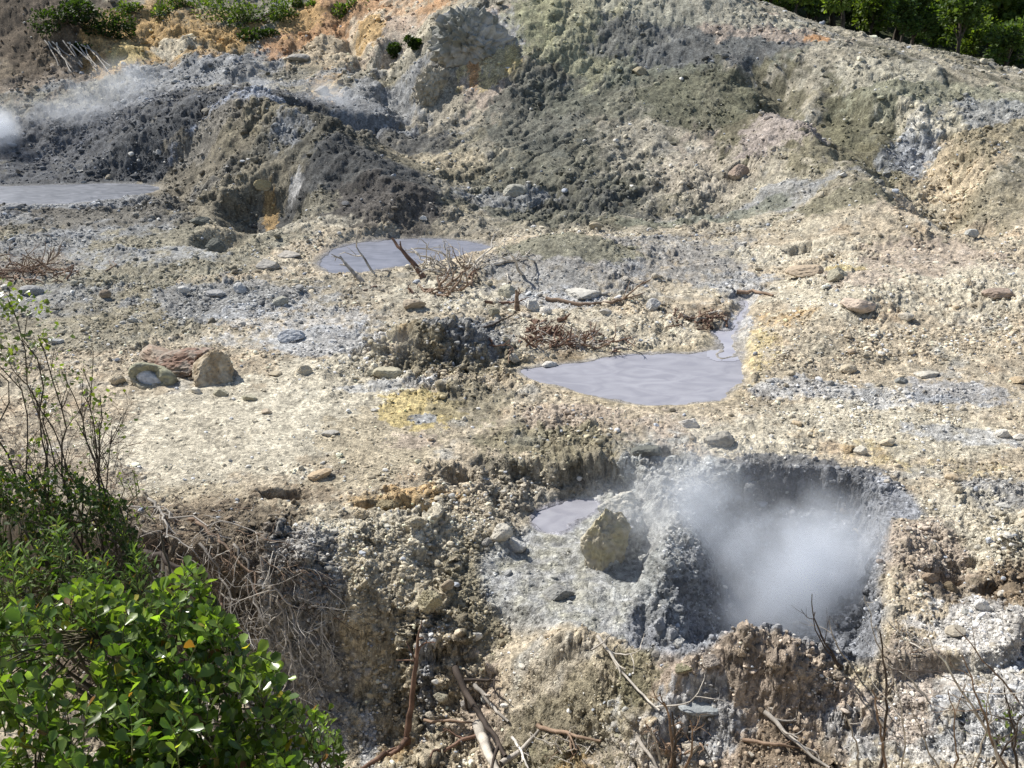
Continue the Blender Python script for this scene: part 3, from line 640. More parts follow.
i1 = pick(140000, 11); r = np.random.RandomState(5)
scatter('gravel', i1, (r.uniform(.7, 1.0, len(i1)) * r.pareto(3.2, len(i1)).clip(0, 2.2) * .9 + .55) * zc[i1] / FPX, 1, stone_colors(i1, 12), 'stuff', 'countless small tan and grey crumbs and pebbles strewn over the bare ground', 'gravel', 3)
i2 = pick(14500, 21)
scatter('rubble', i2, (1.5 + r.pareto(3.0, len(i2)).clip(0, 2.0) * 1.3) * zc[i2] / FPX, 2, stone_colors(i2, 22, .3), 'stuff', 'scattered pale and grey rubble lying all over the ground and slopes', 'rubble', 4)
# ------------------------------------------------------------------ single stones, each a thing of its own
cP = dict(pale=(.56,.54,.48), white=(.68,.67,.64), grey=(.34,.34,.34), dgrey=(.19,.19,.185), tan=(.50,.43,.31), brown=(.27,.20,.14), rust=(.25,.165,.125), yellow=(.55,.45,.24), pink=(.50,.38,.32), olive=(.27,.26,.18), cream=(.62,.57,.45), orange=(.48,.36,.22), blue=(.45,.48,.52))
placed = []
def rock(name, px, py, w, h, c, label, cat='rock', c2=None, seed=None, knob=0, cuts=9, group=None, rot=None, up=.0, sub=4, rough=.1, taper=0):
    """stone seen w by h pixels large, centred at px,py, bedded in the land where it shows"""
    g = hit(px, py + h * .38); y = g[1]; dist = g[1] * CP - (g[2] - 10) * SP
    k = dist / FPX; w *= 1.03; h *= 1.03; dep = math.atan2(10 - g[2], g[1])
    sx = w * k / 2 * 1.05; sy = sx * .8
    hz = max(.42 * h * k, (h * k - .8 * sy * math.sin(dep)) / max(.3, math.cos(dep)) * .62)
    seed = seed if seed is not None else int(px * 7 + py * 3) % 4000
    V = rock_shape(seed, sub, cuts, rough, sx, sy, hz, knob)
    if rot: # tilt in the picture plane
        a = math.radians(rot); x_, z_ = V[:, 0].copy(), V[:, 2].copy(); V[:, 0] = x_ * math.cos(a) + z_ * math.sin(a); V[:, 2] = -x_ * math.sin(a) + z_ * math.cos(a)
    if taper: tz = (V[:, 2] / hz * .5 + .5).clip(0, 1); V[:, :2] *= (1 + taper * .5 - taper * 1.2 * tz)[:, None]
    cc = np.asarray(cP.get(c, c)); lg = C[HIT[min(max(int(py), 0), 767) + 60, min(max(int(px), 0), 1023) + 60]]; cc = tuple(cc * .58 + lg * .42); cd = cP.get(c2, c2) if c2 is not None else None
    me = mesh_np(name, V, tris=ICO[sub][1], color=rock_colors(V / np.abs(V).max() * 1.4, cc, seed, cd), smooth=False)
    o = link(name, me, M_STONE, loc=(g[0], g[1] + sy * .35, g[2] + hz * (.30 + up)), label=label, cat=cat, group=group)
    placed.append((px, py, max(w, h))); return o
rock('boulder', 180, 360, 66, 28, (.20,.165,.155), 'big rust and dark purple boulder in the middle of the broken rock group', 'boulder', 'rust', seed=8, rough=.22, cuts=11, sub=5, rot=-8)
rock('boulder', 214, 366, 56, 38, (.43,.37,.27), 'tan pyramid shaped boulder at the right end of the broken rock group', 'boulder', (.34,.27,.18), seed=12, cuts=4, sub=5, taper=.75, rough=.16)
rock('boulder', 157, 352, 48, 20, (.40,.33,.27), 'long pinkish slab boulder above the shell shaped rock', 'boulder', (.33,.25,.19), seed=31, rot=12, rough=.14)
# shell-like stone: a ring of crust with a white heart
g = hit(149, 384); k_ = (g[1] * CP + (10 - g[2]) * SP) / FPX
shell = bpy.data.objects.new('shell_rock', None); COL.objects.link(shell); shell.location = (g[0], g[1] + .2, g[2] + .12)
shell['label'] = 'shell shaped grey green rock ring with a bright white heart, left of the rust boulder'; shell['category'] = 'rock'
def ring_np(R, r, sxx, szz, seed, nu=64, nv=20):
    u = np.linspace(0, 2 * np.pi, nu, endpoint=False); v = np.linspace(0, 2 * np.pi, nv, endpoint=False)
    U, W_ = np.meshgrid(u, v, indexing='ij'); rr = r * (1 + .3 * np.sin(U * 1 + 1) + .25 * np.sin(3 * U))
    V = np.stack([(R + rr * np.cos(W_)) * np.cos(U) * sxx, rr * np.sin(W_) * 1.6, (R + rr * np.cos(W_)) * np.sin(U) * szz], -1).reshape(-1, 3).astype(F32)
    V += (.16 * r * 3 * fbm3(V[:, 0] * 4 / R, V[:, 1] * 4 / R, V[:, 2] * 4 / R, 3, seed))[:, None] * np.array([1, 1, 1], F32)
    a = (np.arange(nu)[:, None] * nv + np.arange(nv)[None]).ravel(); i_, j_ = a // nv, a % nv
    Qd = np.stack([a, i_ * nv + (j_ + 1) % nv, ((i_ + 1) % nu) * nv + (j_ + 1) % nv, ((i_ + 1) % nu) * nv + j_], 1); return V, Qd
V, Qd = ring_np(15 * k_, 5.2 * k_, 1.15, .78, 3)
ro = link('crust', mesh_np('crust', V, quads=Qd, color=rock_colors(V * 4, (.36,.35,.24), 5, (.26,.26,.2))), M_STONE, parent=shell); ro.rotation_euler = (math.radians(-38), math.radians(18), 0)
V = rock_shape(77, 4, 3, .06, 14.5 * k_, 5 * k_, 8.5 * k_)
ro = link('core', mesh_np('core', V, tris=ICO[4][1], color=np.clip(rock_colors(V * 4, (.74,.74,.73), 5, (.62,.63,.64), (.6,.6,.6)), 0, .8)), M_STONE, parent=shell); ro.rotation_euler = (math.radians(-38), math.radians(18), 0); ro.location = (0, .02, 0)
placed.append((149, 376, 40))
L = [(118,378,15,12,'tan','rounded tan stone just left of the shell shaped rock'),(221,391,15,9,'olive','olive grey stone in front of the tan pyramid boulder',),(247,395,17,10,'olive','dark olive stone right of the tan pyramid boulder'),(196,389,12,8,'pale','small pale stone at the foot of the rust boulder'),
(267,410,13,6,'brown','low brown stone lying alone on the pale flat'),(302,368,17,11,'tan','upright tan brown stone alone on the pale flat right of the broken rocks'),(274,372,13,6,'tan','small flat sandy stone beside the upright tan one'),(329,432,17,7,'grey','flat bluish grey slab on the smooth pale flat'),(321,471,26,12,'orange','flat yellowish tan rock above the dark crack in the flat'),
(131,318,11,8,'white','small white stone on the grey gravel above the rust boulder'),(280,299,17,13,'pale','large pale rounded stone in the grey stony band'),(237,286,17,12,'white','white angular rock at the far side of the grey stony band'),(181,288,13,8,'white','white stone farther left of the white angular rock'),(214,292,20,9,'grey','low grey knobbly rock between two white stones'),
(292,333,28,15,'blue','crumbly bluish white lump on the grey flat'),(28,289,24,11,'grey','low grey rock at the far left edge'),(55,340,16,9,'blue','blue grey stone behind the thin leafy stems'),
(652,303,17,13,'blue','round bluish white stone beyond the lilac mud pool'),(545,309,13,8,'white','small white stone at the left end of the driftwood log'),(533,303,16,13,'pale','pale grey stone beside the snapped brown stump'),(494,311,12,9,'olive','small olive stone left of the driftwood log'),(513,357,14,9,'pale','pale greenish stone at the left tip of the lilac mud pool'),
(549,363,17,6,'white','flat white slab on the upper left shore of the lilac pool'),(604,311,12,7,'grey','small grey stone below the driftwood log'),(585,291,46,12,'pale','broad flat grey white outcrop behind the driftwood log'),(388,370,26,13,'olive','grey green boulder lying in the shade of the broken mound'),(372,372,14,8,'olive','small shaded stone left of the grey green boulder'),
(413,302,24,12,'brown','brown grey clod on the crest behind the broken mound'),(507,290,18,16,'olive','rounded grey clod left of the flat white outcrop'),(690,421,20,13,'white','smooth white rock between the lilac pool and the crater'),(718,437,30,19,'dgrey','dark grey crumbly rock below the smooth white rock'),
(645,449,28,14,'dgrey','dark knobbly clod above the crater rim, left of the crumbly rock'),(798,421,13,7,'orange','small orange tan stone on the flat behind the crater'),(848,446,12,10,'orange','orange stone at the left of the small stone cluster behind the crater'),(861,448,14,10,'pale','pale stone in the middle of the small cluster behind the crater'),(888,441,16,9,'tan','tan stone at the right of the small cluster behind the crater'),
(846,367,19,11,'tan','angular tan rock on the sandy rise right of the pool'),(1019,379,17,8,'orange','smooth orange rock at the right edge of the sandy rise'),(929,372,26,8,'pale','flat grey white slab on the sandy rise'),(838,274,20,16,'cream','cream and yellow rock head at the foot of the big hill'),(860,304,32,17,'pink','pinkish cream outcrop on the pale mound'),
(954,476,13,6,'orange','small orange stone right of the crater rim'),(959,488,13,9,'tan','small tan stone below the orange stone, right of the crater'),(1006,432,15,10,'white','white stone left of its twin at the right edge'),(1018,435,13,8,'white','white stone at the far right edge beside its twin'),(902,379,13,8,'grey','grey stone left of the flat grey white slab'),
(805,268,34,15,'brown','dark brown clod at the foot of the big hill'),(499,530,22,17,'pale','knobbly pale rock on the rubble left of the grey shelf'),(516,543,20,15,'white','sharp white faced rock beside the grey shelf'),(487,541,11,9,'grey','small grey stone left of the sharp white faced rock'),(561,589,30,18,'dgrey','dark grey crumbling lump on the grey shelf'),
(630,528,13,12,'grey','grey lump standing right against the yellow rock'),(659,624,13,18,'grey','upright grey mud lump at the left foot of the crater wall'),(671,634,11,12,'grey','small grey mud lump beside the upright one in the crater'),(678,640,13,10,'pale','pale mud lump closest to the steaming crater floor'),
(983,604,15,12,'white','bright white rock below the brown hollows'),(965,611,7,6,'white','tiny white stone left of the bright white rock'),(925,593,6,5,'white','tiny white pebble below the dark hollow right of the crater'),(442,694,14,10,'cream','cream pebble rock in the gully by the dark stick'),(484,697,12,8,'white','white pebble rock in the gully right of the dark stick'),(432,714,12,10,'tan','tan pebble rock lower in the gully'),(466,702,13,9,'grey','grey pebble rock between the two gully sticks'),
(738,169,20,13,'pink','pink tan rock set in the middle of the big hillside'),(515,188,24,12,'pale','pale grey rock at the foot of the big hill behind the far pool'),(972,231,13,8,'white','white rock low in the gully of the right hillside'),(322,88,15,8,'grey','flat grey slab above the dark steaming hollow'),(298,57,22,7,'grey','long grey slab on the ochre slope below the green thicket'),
(263,185,18,12,'yellow','yellow stained rock in the alcove of the dark mound'),(12,205,16,8,'grey','grey rock at the left shore of the dark pool'),(198,219,20,11,'dgrey','dark rock at the right of the dark pool shore'),(215,243,22,14,'dgrey','dark shaded block below the alcove'),(288,253,26,9,'grey','smooth grey mud hump left of the long pool'),
(265,262,26,12,'grey','grey mud mound far left of the long pool'),(377,258,10,6,'tan','small stone on the near shore of the long pool'),(640,70,16,9,'tan','tan rock on the upper big hillside'),(1000,290,30,14,'pink','pinkish crusted rock at the right edge below the hill'),(985,60,10,6,'cream','cream stone on the right ridge line'),
(700,706,40,16,'blue','bluish crusted slab on the front mound'),(930,577,16,12,'brown','brown clod between two dark hollows'),(952,585,14,12,'brown','rusty clod right of the dark hollow'),(690,745,18,12,'tan','tan clod low on the front mound'),(610,703,9,8,'white','white pebble among the stones left of the front mound'),(625,708,8,7,'white','second white pebble, right of its neighbour, left of the front mound')]
for t in L:
    rock('rock', t[0], t[1], t[2], t[3], t[4], t[5], 'rock', seed=None, rough=.14, knob=.12 if ('crumbl' in t[5] or 'knobbl' in t[5] or 'clod' in t[5]) else 0)
rock('boulder', 602, 530, 56, 66, (.47,.41,.28), 'tall yellow crusted rock standing on the grey shelf left of the crater', 'boulder', (.42,.38,.25), seed=41, cuts=12, knob=.05, sub=5, rough=.2, up=-.12, taper=.1)
rock('boulder', 618, 500, 36, 26, (.36,.35,.31), 'rough grey boulder behind the yellow crusted rock', 'boulder', (.44,.42,.36), seed=22, knob=.2, sub=5)
rock('boulder', 470, 36, 56, 44, (.35,.35,.33), 'huge grey knobbly outcrop at the top of the slope', 'outcrop', (.43,.42,.39), seed=61, cuts=3, knob=.5, sub=5, rough=.45)
rock('boulder', 432, 84, 26, 32, (.36,.34,.28), 'grey brown ribbed outcrop below the huge knobbly one', 'outcrop', (.45,.41,.33), seed=66, cuts=3, knob=.5, sub=5, rough=.4)
# clods that crown the crater's near rim and the bluff
for (px, py, w_, h_, c_, lb) in ((742,653,18,12,(.42,.34,.25),'tallest brown clod on the near rim of the crater'),(776,664,18,11,(.36,.29,.21),'brown clod on the near rim right of the tallest one'),(683,668,24,14,(.33,.30,.2),'olive brown clod at the left end of the near rim'),
        (712,662,26,16,(.43,.35,.26),'low brown clod on the near rim between two higher ones'),(800,672,20,12,(.28,.23,.17),'dark brown clod on the near rim beside the thin curved stems'),(835,672,20,14,(.22,.2,.16),'small dark clod at the right end of the near rim'),
        (388,503,34,16,(.46,.37,.24),'ochre block at the lip of the bluff'),(360,512,22,14,(.44,.36,.24),'small ochre block left along the lip of the bluff'),(415,520,30,16,(.44,.39,.28),'tan block below the lip of the bluff'),(430,600,28,30,(.28,.26,.16),'olive ribbed block at the right corner of the bluff'),(530,505,16,12,(.3,.28,.24),'dark block at the broken edge above the grey shelf')):
    rock('clod', px, py, w_ * .75, h_ * .7, c_, lb, 'clod', knob=.1, cuts=12, rough=.28, sub=5)
# further loose stones one can count
LM = [('the rust boulder',185,350),('the yellow patch',420,410),('the lilac mud pool',630,390),('the long blue grey pool',410,255),('the broken mound',440,345),('the crater',780,500),('the yellow crusted rock',600,530),('the front mound',730,700),('the right hillside',930,180),('the driftwood log',585,300),
      ('the pale mound',870,300),('the bluff',400,560),('the dark crack',285,490),('the leafy thicket',60,470),('the dark pool',90,200),('the dark mound',300,150),('the big hillside',650,140),('the brown hollows',950,590),('the gully sticks',450,710),('the white crust',990,670),('the stony band',220,310),('the pale runnel',735,315)]
rr_ = np.random.RandomState(99); cand = pick(4000, 31); shapes = ['flat', 'rounded', 'angular', 'lumpy', 'pointed']; cn = [('pale', 'pale'), ('grey', 'grey'), ('tan', 'tan'), ('white', 'white'), ('brown', 'brown'), ('dgrey', 'dark grey'), ('olive', 'olive')]
cnt = 0; spec = {}
for i in cand:
    if cnt >= 95: break
    x, y = float(pxs[i]), float(pys[i])
    if not (8 < x < 1016 and 130 < y < 758) or (x < 330 and y > 505 + .0 * x) or (x < 130 and y > 400): continue
    if HIT[int(y) + 60, int(x) + 60] < 0 or np.linalg.norm(P[HIT[int(y) + 60, int(x) + 60]] - P[i]) > 1.0: continue
    if any(abs(x - a) < s_ * .6 + 7 and abs(y - b) < s_ * .5 + 6 for a, b, s_ in placed): continue
    s_ = 5 + rr_.pareto(3.0) * 3; s_ = min(s_, 15) * (1.25 if y > 500 else 1)
    kk = rr_.choice(len(cn), p=[.24, .2, .26, .12, .08, .04, .06]); sh = shapes[rr_.randint(5)]
    lm = min(LM, key=lambda t: math.hypot(t[1] - x, (t[2] - y) * 1.6))
    dx_, dy_ = x - lm[1], y - lm[2]
    rel = ('right of' if dx_ > 0 else 'left of') if abs(dx_) > abs(dy_) * 1.6 else ('in front of' if dy_ > 0 else 'behind')
    size = 'tiny' if s_ < 7.5 else ('small' if s_ < 10 else 'medium')
    spec.setdefault((size, cn[kk][1], sh, rel, lm[0]), []).append((x, y, s_, cn[kk][0])); placed.append((x, y, s_)); cnt += 1
HT = dict(flat=.38, rounded=.72, angular=.65, lumpy=.62, pointed=.85)
for key, lst in spec.items():
    size, cname, sh, rel, lm = key; lst.sort()
    for q_, (x, y, s_, ck_) in enumerate(lst):
        lab = f'{size} {cname} {sh} stone {rel} {lm}'; grp = None
        if len(lst) == 2: lab += ', the left one of the two' if q_ == 0 else ', the right one of the two'
        if len(lst) > 2: grp = f'{size} {cname} {sh} stones {rel} {lm}'
        rock('stone', x, y, s_, s_ * HT[sh], ck_, lab, 'stone', group=grp or 'loose stones on the bare ground', sub=3, knob=.2 if sh == 'lumpy' else 0, cuts=4 if sh == 'rounded' else 9)
# ------------------------------------------------------------------ wood: sticks, dead branches, roots
class Tubes:
    def __init__(s): s.V = []; s.F = []; s.C = []; s.n = 0
    def add(s, pts_, r0, r1, col, sides=5):
        p = np.asarray(pts_, float); m = len(p)
        if m < 2: return
        t = np.gradient(p, axis=0); t /= np.linalg.norm(t, axis=1, keepdims=True) + 1e-9
        up = np.array([.3, .2, 1.0]); a = np.cross(t, up); a /= np.linalg.norm(a, axis=1, keepdims=True) + 1e-9; b = np.cross(t, a)
        rad = np.linspace(r0, r1, m); ang = np.arange(sides) * 2 * np.pi / sides
        V = p[:, None] + rad[:, None, None] * (a[:, None] * np.cos(ang)[None, :, None] + b[:, None] * np.sin(ang)[None, :, None]); s.V.append(V.reshape(-1, 3))
        i = np.arange(m - 1)[:, None] * sides + np.arange(sides)[None]; j = np.arange(m - 1)[:, None] * sides + (np.arange(sides)[None] + 1) % sides
        s.F.append(np.stack([i, j, j + sides, i + sides], -1).reshape(-1, 4) + s.n)
        c = np.asarray(col, float) * (1 + .25 * np.random.RandomState(m + s.n % 991).normal(size=(m, 1))); s.C.append(np.repeat(np.clip(c, .02, .8), sides, 0)); s.n += m * sides
    def mesh(s, name): return mesh_np(name, np.concatenate(s.V), quads=np.concatenate(s.F), color=np.concatenate(s.C))
def wood_material():
    t = NT('dry_wood'); bs = t.n('BsdfPrincipled'); col = t.n('Attribute', attribute_name='Col'); tc = t.n('TexCoord')
    a = t.n('TexNoise', Scale=18.0, Detail=4.0, Roughness=.6); mp = t.n('Mapping'); mp.inputs['Scale'].default_value = (3, 3, 1); t.l(tc.outputs['Object'], mp.inputs[0]); t.l(mp.outputs[0], a.inputs['Vector'])
    t.l(mul_color(t, col.outputs['Color'], a.outputs[0], .55, 1.45), bs.inputs['Base Color']); bp = t.n('Bump', Strength=.5, Distance=.01); t.l(a.outputs[0], bp.inputs['Height']); t.l(bp.outputs[0], bs.inputs['Normal'])
    bs.inputs['Roughness'].default_value = .8; bs.inputs['Specular IOR Level'].default_value = .25; t.l(bs.outputs[0], t.out.inputs[0]); return t.m
M_WOOD = wood_material()
RW = np.random.RandomState(321)
def wiggle(a, b, amp=.06, n_=10, sag=0.0, seed=None):
    r = np.random.RandomState(seed) if seed is not None else RW
    a = np.asarray(a, float); b = np.asarray(b, float); t = np.linspace(0, 1, n_)[:, None]; L_ = np.linalg.norm(b - a)
    w_ = np.cumsum(r.normal(0, 1, (n_, 3)), 0); w_ -= w_[0] + (w_[-1] - w_[0]) * t
    return a + (b - a) * t + w_ * L_ * amp / math.sqrt(n_) + np.array([0, 0, 1.0]) * (-sag * L_ * 4 * t * (1 - t))
def fork(T, p0, d, L_, r, col, depth, spread=.6, droop=0.0, kids=3, rng=RW):
    """a limb that wanders and forks"""
    n_ = 6; pts_ = [np.array(p0, float)]; d = np.array(d, float); d /= np.linalg.norm(d) + 1e-9
    for k in range(n_):
        d = d + rng.normal(0, .16, 3) + np.array([0, 0, -droop]); d /= np.linalg.norm(d); pts_.append(pts_[-1] + d * L_ / n_)
    T.add(pts_, r, r * .45, col, 4 if r < .012 else 6)
    if depth > 0:
        for k in range(kids):
            j = rng.randint(2, n_ + 1); dd = d + rng.normal(0, spread, 3); fork(T, pts_[j], dd, L_ * rng.uniform(.4, .7), r * .55, col, depth - 1, spread, droop, kids, rng)
    return pts_
def off(px, py, h=.0, back=0.0):
    g = hit(px, py); return g + np.array([0, back, h])
WC = dict(red=(.17,.105,.075), dark=(.07,.055,.045), grey=(.36,.33,.29), pale=(.50,.46,.40), brown=(.24,.17,.12), bleached=(.60,.57,.52))
def stick(name, places, w_, col, label, cat='stick', twigs=0, group=None, amp=.05, seed=1, raise_=.04, heights=None):
    """a piece of wood along places seen in the photograph; w_ its thickness there in pixels"""
    pp = []
    for k, (x, y) in enumerate(places):
        g = hit(x, y); pp.append(g + np.array([0, 0, raise_ + (heights[k] if heights else 0)]))
    kk = (pp[0][1] * CP - (pp[0][2] - 10) * SP) / FPX; path = []
    for a, b in zip(pp, pp[1:]):
        s_ = wiggle(a, b, amp, 7, seed=seed); path += list(s_ if not path else s_[1:]); seed += 1
    path = np.array(path)
    if not heights:      # keep it lying on the land, not buried in it
        for q_ in path: q_[2] = max(q_[2], ground_z(q_[0], q_[1]) + w_ * kk * .35)
    T = Tubes(); T.add(path, w_ * kk * .42, w_ * kk * .2, WC[col], 8); o = link(name, T.mesh(name), M_WOOD, label=label, cat=cat, group=group)
    r = np.random.RandomState(seed + 50); L_ = np.linalg.norm(path[-1] - path[0])
    for k in range(twigs):
        T = Tubes(); j = r.randint(2, len(path) - 1); d = path[j] - path[j - 1] + r.normal(0, .6, 3) * np.linalg.norm(path[j] - path[j - 1]) + np.array([0, 0, .03]); fork(T, path[j], d, L_ * r.uniform(.2, .4), w_ * kk * .22, WC[col], 1, .6, 0, 2, r); link('twig', T.mesh('twig'), M_WOOD, parent=o)
    return o
def standing(name, base_px, tip_px, dY, w_, col, label, cat='stem', twigs=0, curve=0.0, seed=3, group=None, n_=12):
    """a stem that rises from the land at base_px to a tip seen at tip_px, leaning dY metres away"""
    a = hit(*base_px); b = PY(tip_px[0], tip_px[1], a[1] + dY); path = wiggle(a - np.array([0, 0, .05]), b, .035, n_, seed=seed)
    t = np.linspace(0, 1, n_); path[:, 0] += curve * 4 * t * (1 - t); kk = (a[1] * CP - (a[2] - 10) * SP) / FPX
    T = Tubes(); T.add(path, w_ * kk * .55, w_ * kk * .2, WC[col], 6); o = link(name, T.mesh(name), M_WOOD, label=label, cat=cat, group=group)
    r = np.random.RandomState(seed + 9); L_ = np.linalg.norm(b - a)
    for k in range(twigs):
        T = Tubes(); j = r.randint(3, n_ - 1); d = (path[j] - path[j - 1]) + r.normal(0, .5, 3) * np.linalg.norm(path[j] - path[j - 1]); fork(T, path[j], d, L_ * r.uniform(.15, .35), w_ * kk * .22, WC[col], 1, .5, 0, 2, r); link('twig', T.mesh('twig'), M_WOOD, parent=o)
    return o
standing('dry_stalk', (408,742), (418,636), .6, 7, 'red', 'reddish brown dead stem standing upright against the bluff', 'dead stem', 3, .03, 11)
stick('exposed_root', [(408,740),(396,752),(372,764),(350,775)], 8, 'red', 'thick reddish root crawling left from the upright dead stem', 'root', 2, seed=5)
stick('dead_branch', [(455,676),(468,708),(484,738),(507,775)], 9, 'dark', 'dark thick dead branch slanting down the gully', 'dead branch', 3, seed=6, raise_=.12, heights=[.1,.2,.25,.3])
stick('dead_log', [(477,728),(488,752),(498,778)], 15, 'pale', 'pale grey split log under the dark slanting branch', 'log', 0, seed=7, raise_=.05, amp=.02)
stick('dead_branch', [(474,686),(490,706),(508,722)], 6, 'grey', 'grey stick lying on the olive mound beside the slanting branch', 'stick', 1, seed=8)
stick('dead_branch', [(424,721),(450,722),(482,728)], 4, 'brown', 'thin brown stick lying level across the gully pebbles', 'stick', 0, seed=9)
stick('dead_branch', [(482,734),(455,746),(430,760)], 5, 'red', 'reddish stick crossing down left of the slanting branch', 'stick', 1, seed=10)
stick('dead_branch', [(536,730),(566,738),(602,745)], 6, 'brown', 'brown forked branch at the foot of the olive mound', 'dead branch', 2, seed=11, raise_=.1)
stick('dead_branch', [(502,766),(524,750),(540,734)], 8, 'grey', 'grey branch rising to meet the brown forked branch', 'dead branch', 1, seed=12, raise_=.08)
stick('dead_branch', [(513,742),(522,756),(530,776)], 4, 'bleached', 'thin bleached stick right of the pale split log', 'stick', 0, seed=13, raise_=.12)
stick('dead_branch', [(596,640),(612,662),(630,684),(658,716)], 4.5, 'pale', 'long pale brown branch lying down the slope below the grey shelf', 'dead branch', 3, seed=14, raise_=.1)
stick('dead_branch', [(590,657),(603,650),(612,640)], 2.5, 'grey', 'thin forked twig reaching onto the grey shelf', 'twig', 2, seed=15, raise_=.15)
stick('dead_branch', [(636,738),(646,752),(657,772)], 6, 'grey', 'short grey stick at the bottom left of the front mound', 'stick', 0, seed=16)
stick('dead_branch', [(764,716),(785,738),(828,772)], 6.5, 'grey', 'grey forked branch on the front mound slope', 'dead branch', 3, seed=17, raise_=.1)
stick('dead_branch', [(742,742),(775,746),(800,750)], 5, 'brown', 'brown stick lying level left of the grey forked branch', 'stick', 1, seed=18)
for k, (b_, t_, w_, c_, lb) in enumerate((((668,768),(664,702),4,'brown','tallest dead brown stem in the clump below the front mound'),((676,770),(672,712),4,'dark','dark dead stem second in the clump below the front mound'),((684,768),(690,720),3,'brown','dead brown stem leaning right in the clump below the front mound'),((660,770),(650,728),3,'grey','grey dead stem leaning left in the clump below the front mound'),
    ((845,664),(812,594),2.2,'dark','longest dark curved stem arching over the crater steam'),((843,666),(815,612),2.0,'dark','second dark curved stem, just below the longest one'),((856,662),(829,620),1.8,'grey','short dark curved stem in front of the steam'),((878,768),(880,632),3.5,'dark','tall dark stem standing at the right corner of the crater'),((884,770),(872,690),3,'brown','shorter brown stem beside the tall dark corner stem'),
    ((1000,775),(930,640),3.2,'pale','long pale dry stem slanting left over the white crust'),((1010,770),(962,655),2.6,'brown','brown dry stem slanting left right of the long pale one'),((955,775),(948,690),2.2,'brown','straight brown stem in the middle of the white crust'),((905,772),(890,668),2,'pale','pale thin stem near the corner stem'),((930,700),(880,640),1.8,'pale','thin pale twig bending towards the crater corner'),
    ((1020,700),(955,628),2,'brown','thin brown twig bending left at the right edge'),((1018,768),(1004,690),3,'dark','dark stem with green tips at the lower right corner'),((990,768),(1022,715),2.5,'dark','dark stem leaning right at the lower right corner'),((940,772),(912,710),2,'grey','grey thin stem left of the straight brown one'),((970,770),(992,676),2,'pale','pale dry stem leaning right over the white crust'),
    ((884,655),(864,596),1.5,'pale','hair thin pale stem leaning over the crater steam'),((860,768),(846,716),2.2,'grey','grey twig stem at the foot of the crater corner'))):
    standing('dry_stalk', b_, t_, -.5 if w_ < 3 else -.25, w_, c_, lb, 'dead stem', 3 if w_ > 2.4 else 1, (-.12 if 'curved' in lb else .05), 40 + k, 'dry stems around the crater and the white crust')
stick('driftwood_log', [(545,299),(580,305),(612,304),(628,299)], 5, 'brown', 'long driftwood log lying left of the round bluish white stone', 'log', 2, seed=21, amp=.03)
stick('dead_branch', [(473,323),(486,328),(503,319)], 4.5, 'dark', 'dark bent branch on the crest right of the broken mound', 'dead branch', 1, seed=22)
stick('dead_branch', [(484,302),(508,303),(520,302)], 4, 'red', 'reddish branch left of the snapped brown stump', 'dead branch', 1, seed=23)
standing('tree_stump', (516,309), (516,290), 0, 6, 'brown', 'snapped brown stump sticking up left of the driftwood log', 'stump', 2, 0, 24)
stick('dead_branch', [(706,366),(716,363),(730,362)], 3.5, 'dark', 'dark stick lying at the right shore of the lilac pool', 'stick', 0, seed=25, raise_=.03)
stick('driftwood_log', [(738,294),(752,293),(772,296)], 5, 'brown', 'brown log lying beyond the pale runnel', 'log', 0, seed=26)
standing('dead_branch', (424,276), (392,238), .9, 6, 'red', 'reddish branch leaning over the long blue grey pool', 'dead branch', 1, 0, 27)
standing('dead_branch', (362,280), (340,256), .5, 5, 'grey', 'grey branch leaning at the left shore of the long pool', 'dead branch', 2, 0, 28)
def brush(name, cx, cy, wpx, hpx, count, col, label, cat, hgt=.35, seed=1, sub=2, thick=1.6, up=.4, group=None):
    g = hit(cx, cy); kk = (g[1] * CP - (g[2] - 10) * SP) / FPX; r = np.random.RandomState(seed); T = Tubes()
    for k in range(count):
        x = cx + r.normal(0, wpx * .33); y = cy + r.normal(0, hpx * .33); b = hit(x, y)
        if np.linalg.norm(b - g) > wpx * kk * 3: continue
        d = r.normal(0, 1, 3); d[2] = abs(d[2]) * up; c_ = WC[col] if r.rand() < .7 else WC[['brown', 'grey', 'pale', 'red'][r.randint(4)]]
        fork(T, b + np.array([0, 0, .02]), d, wpx * kk * r.uniform(.15, .4), thick * kk * r.uniform(.4, 1), c_, sub, .6, .02, 2, r)
    return link(name, T.mesh(name), M_WOOD, label=label, cat=cat, group=group, kind='stuff' if 'heap' in name else None)
brush('dead_bush', 455, 270, 90, 22, 42, 'pale', 'bleached tangled dead bush on the near shore of the long pool', 'dead bush', seed=3, up=1.0, thick=1.9)
brush('brushwood_heap', 555, 340, 75, 12, 60, 'red', 'red brown heap of brushwood on the far shore of the lilac pool', 'brushwood', seed=4, thick=1.6, up=.25)
brush('brushwood_heap', 543, 330, 26, 16, 30, 'red', 'rusty pile of bark at the top of the brushwood heap', 'brushwood', seed=14, thick=3.0, up=.5)
brush('brushwood_heap', 598, 345, 50, 10, 30, 'grey', 'grey brushwood at the right end of the red heap', 'brushwood', seed=15, thick=2.0, up=.3)
brush('brushwood_heap', 703, 318, 34, 14, 36, 'red', 'small reddish brushwood pile left of the pale runnel', 'brushwood', seed=5, thick=1.6, up=.3)
brush('brushwood_heap', 30, 272, 80, 14, 60, 'brown', 'brown brushwood strewn at the left edge beyond the stony band', 'brushwood', seed=6, thick=1.3, up=.2)
brush('brushwood_heap', 440, 288, 60, 10, 24, 'brown', 'brown brushwood below the bleached dead bush', 'brushwood', seed=7, thick=2.0, up=.3)
brush('dead_bush', 668, 742, 40, 30, 20, 'brown', 'brown brittle dead bush below the front mound', 'dead bush', seed=8, thick=1.8, up=1.2)
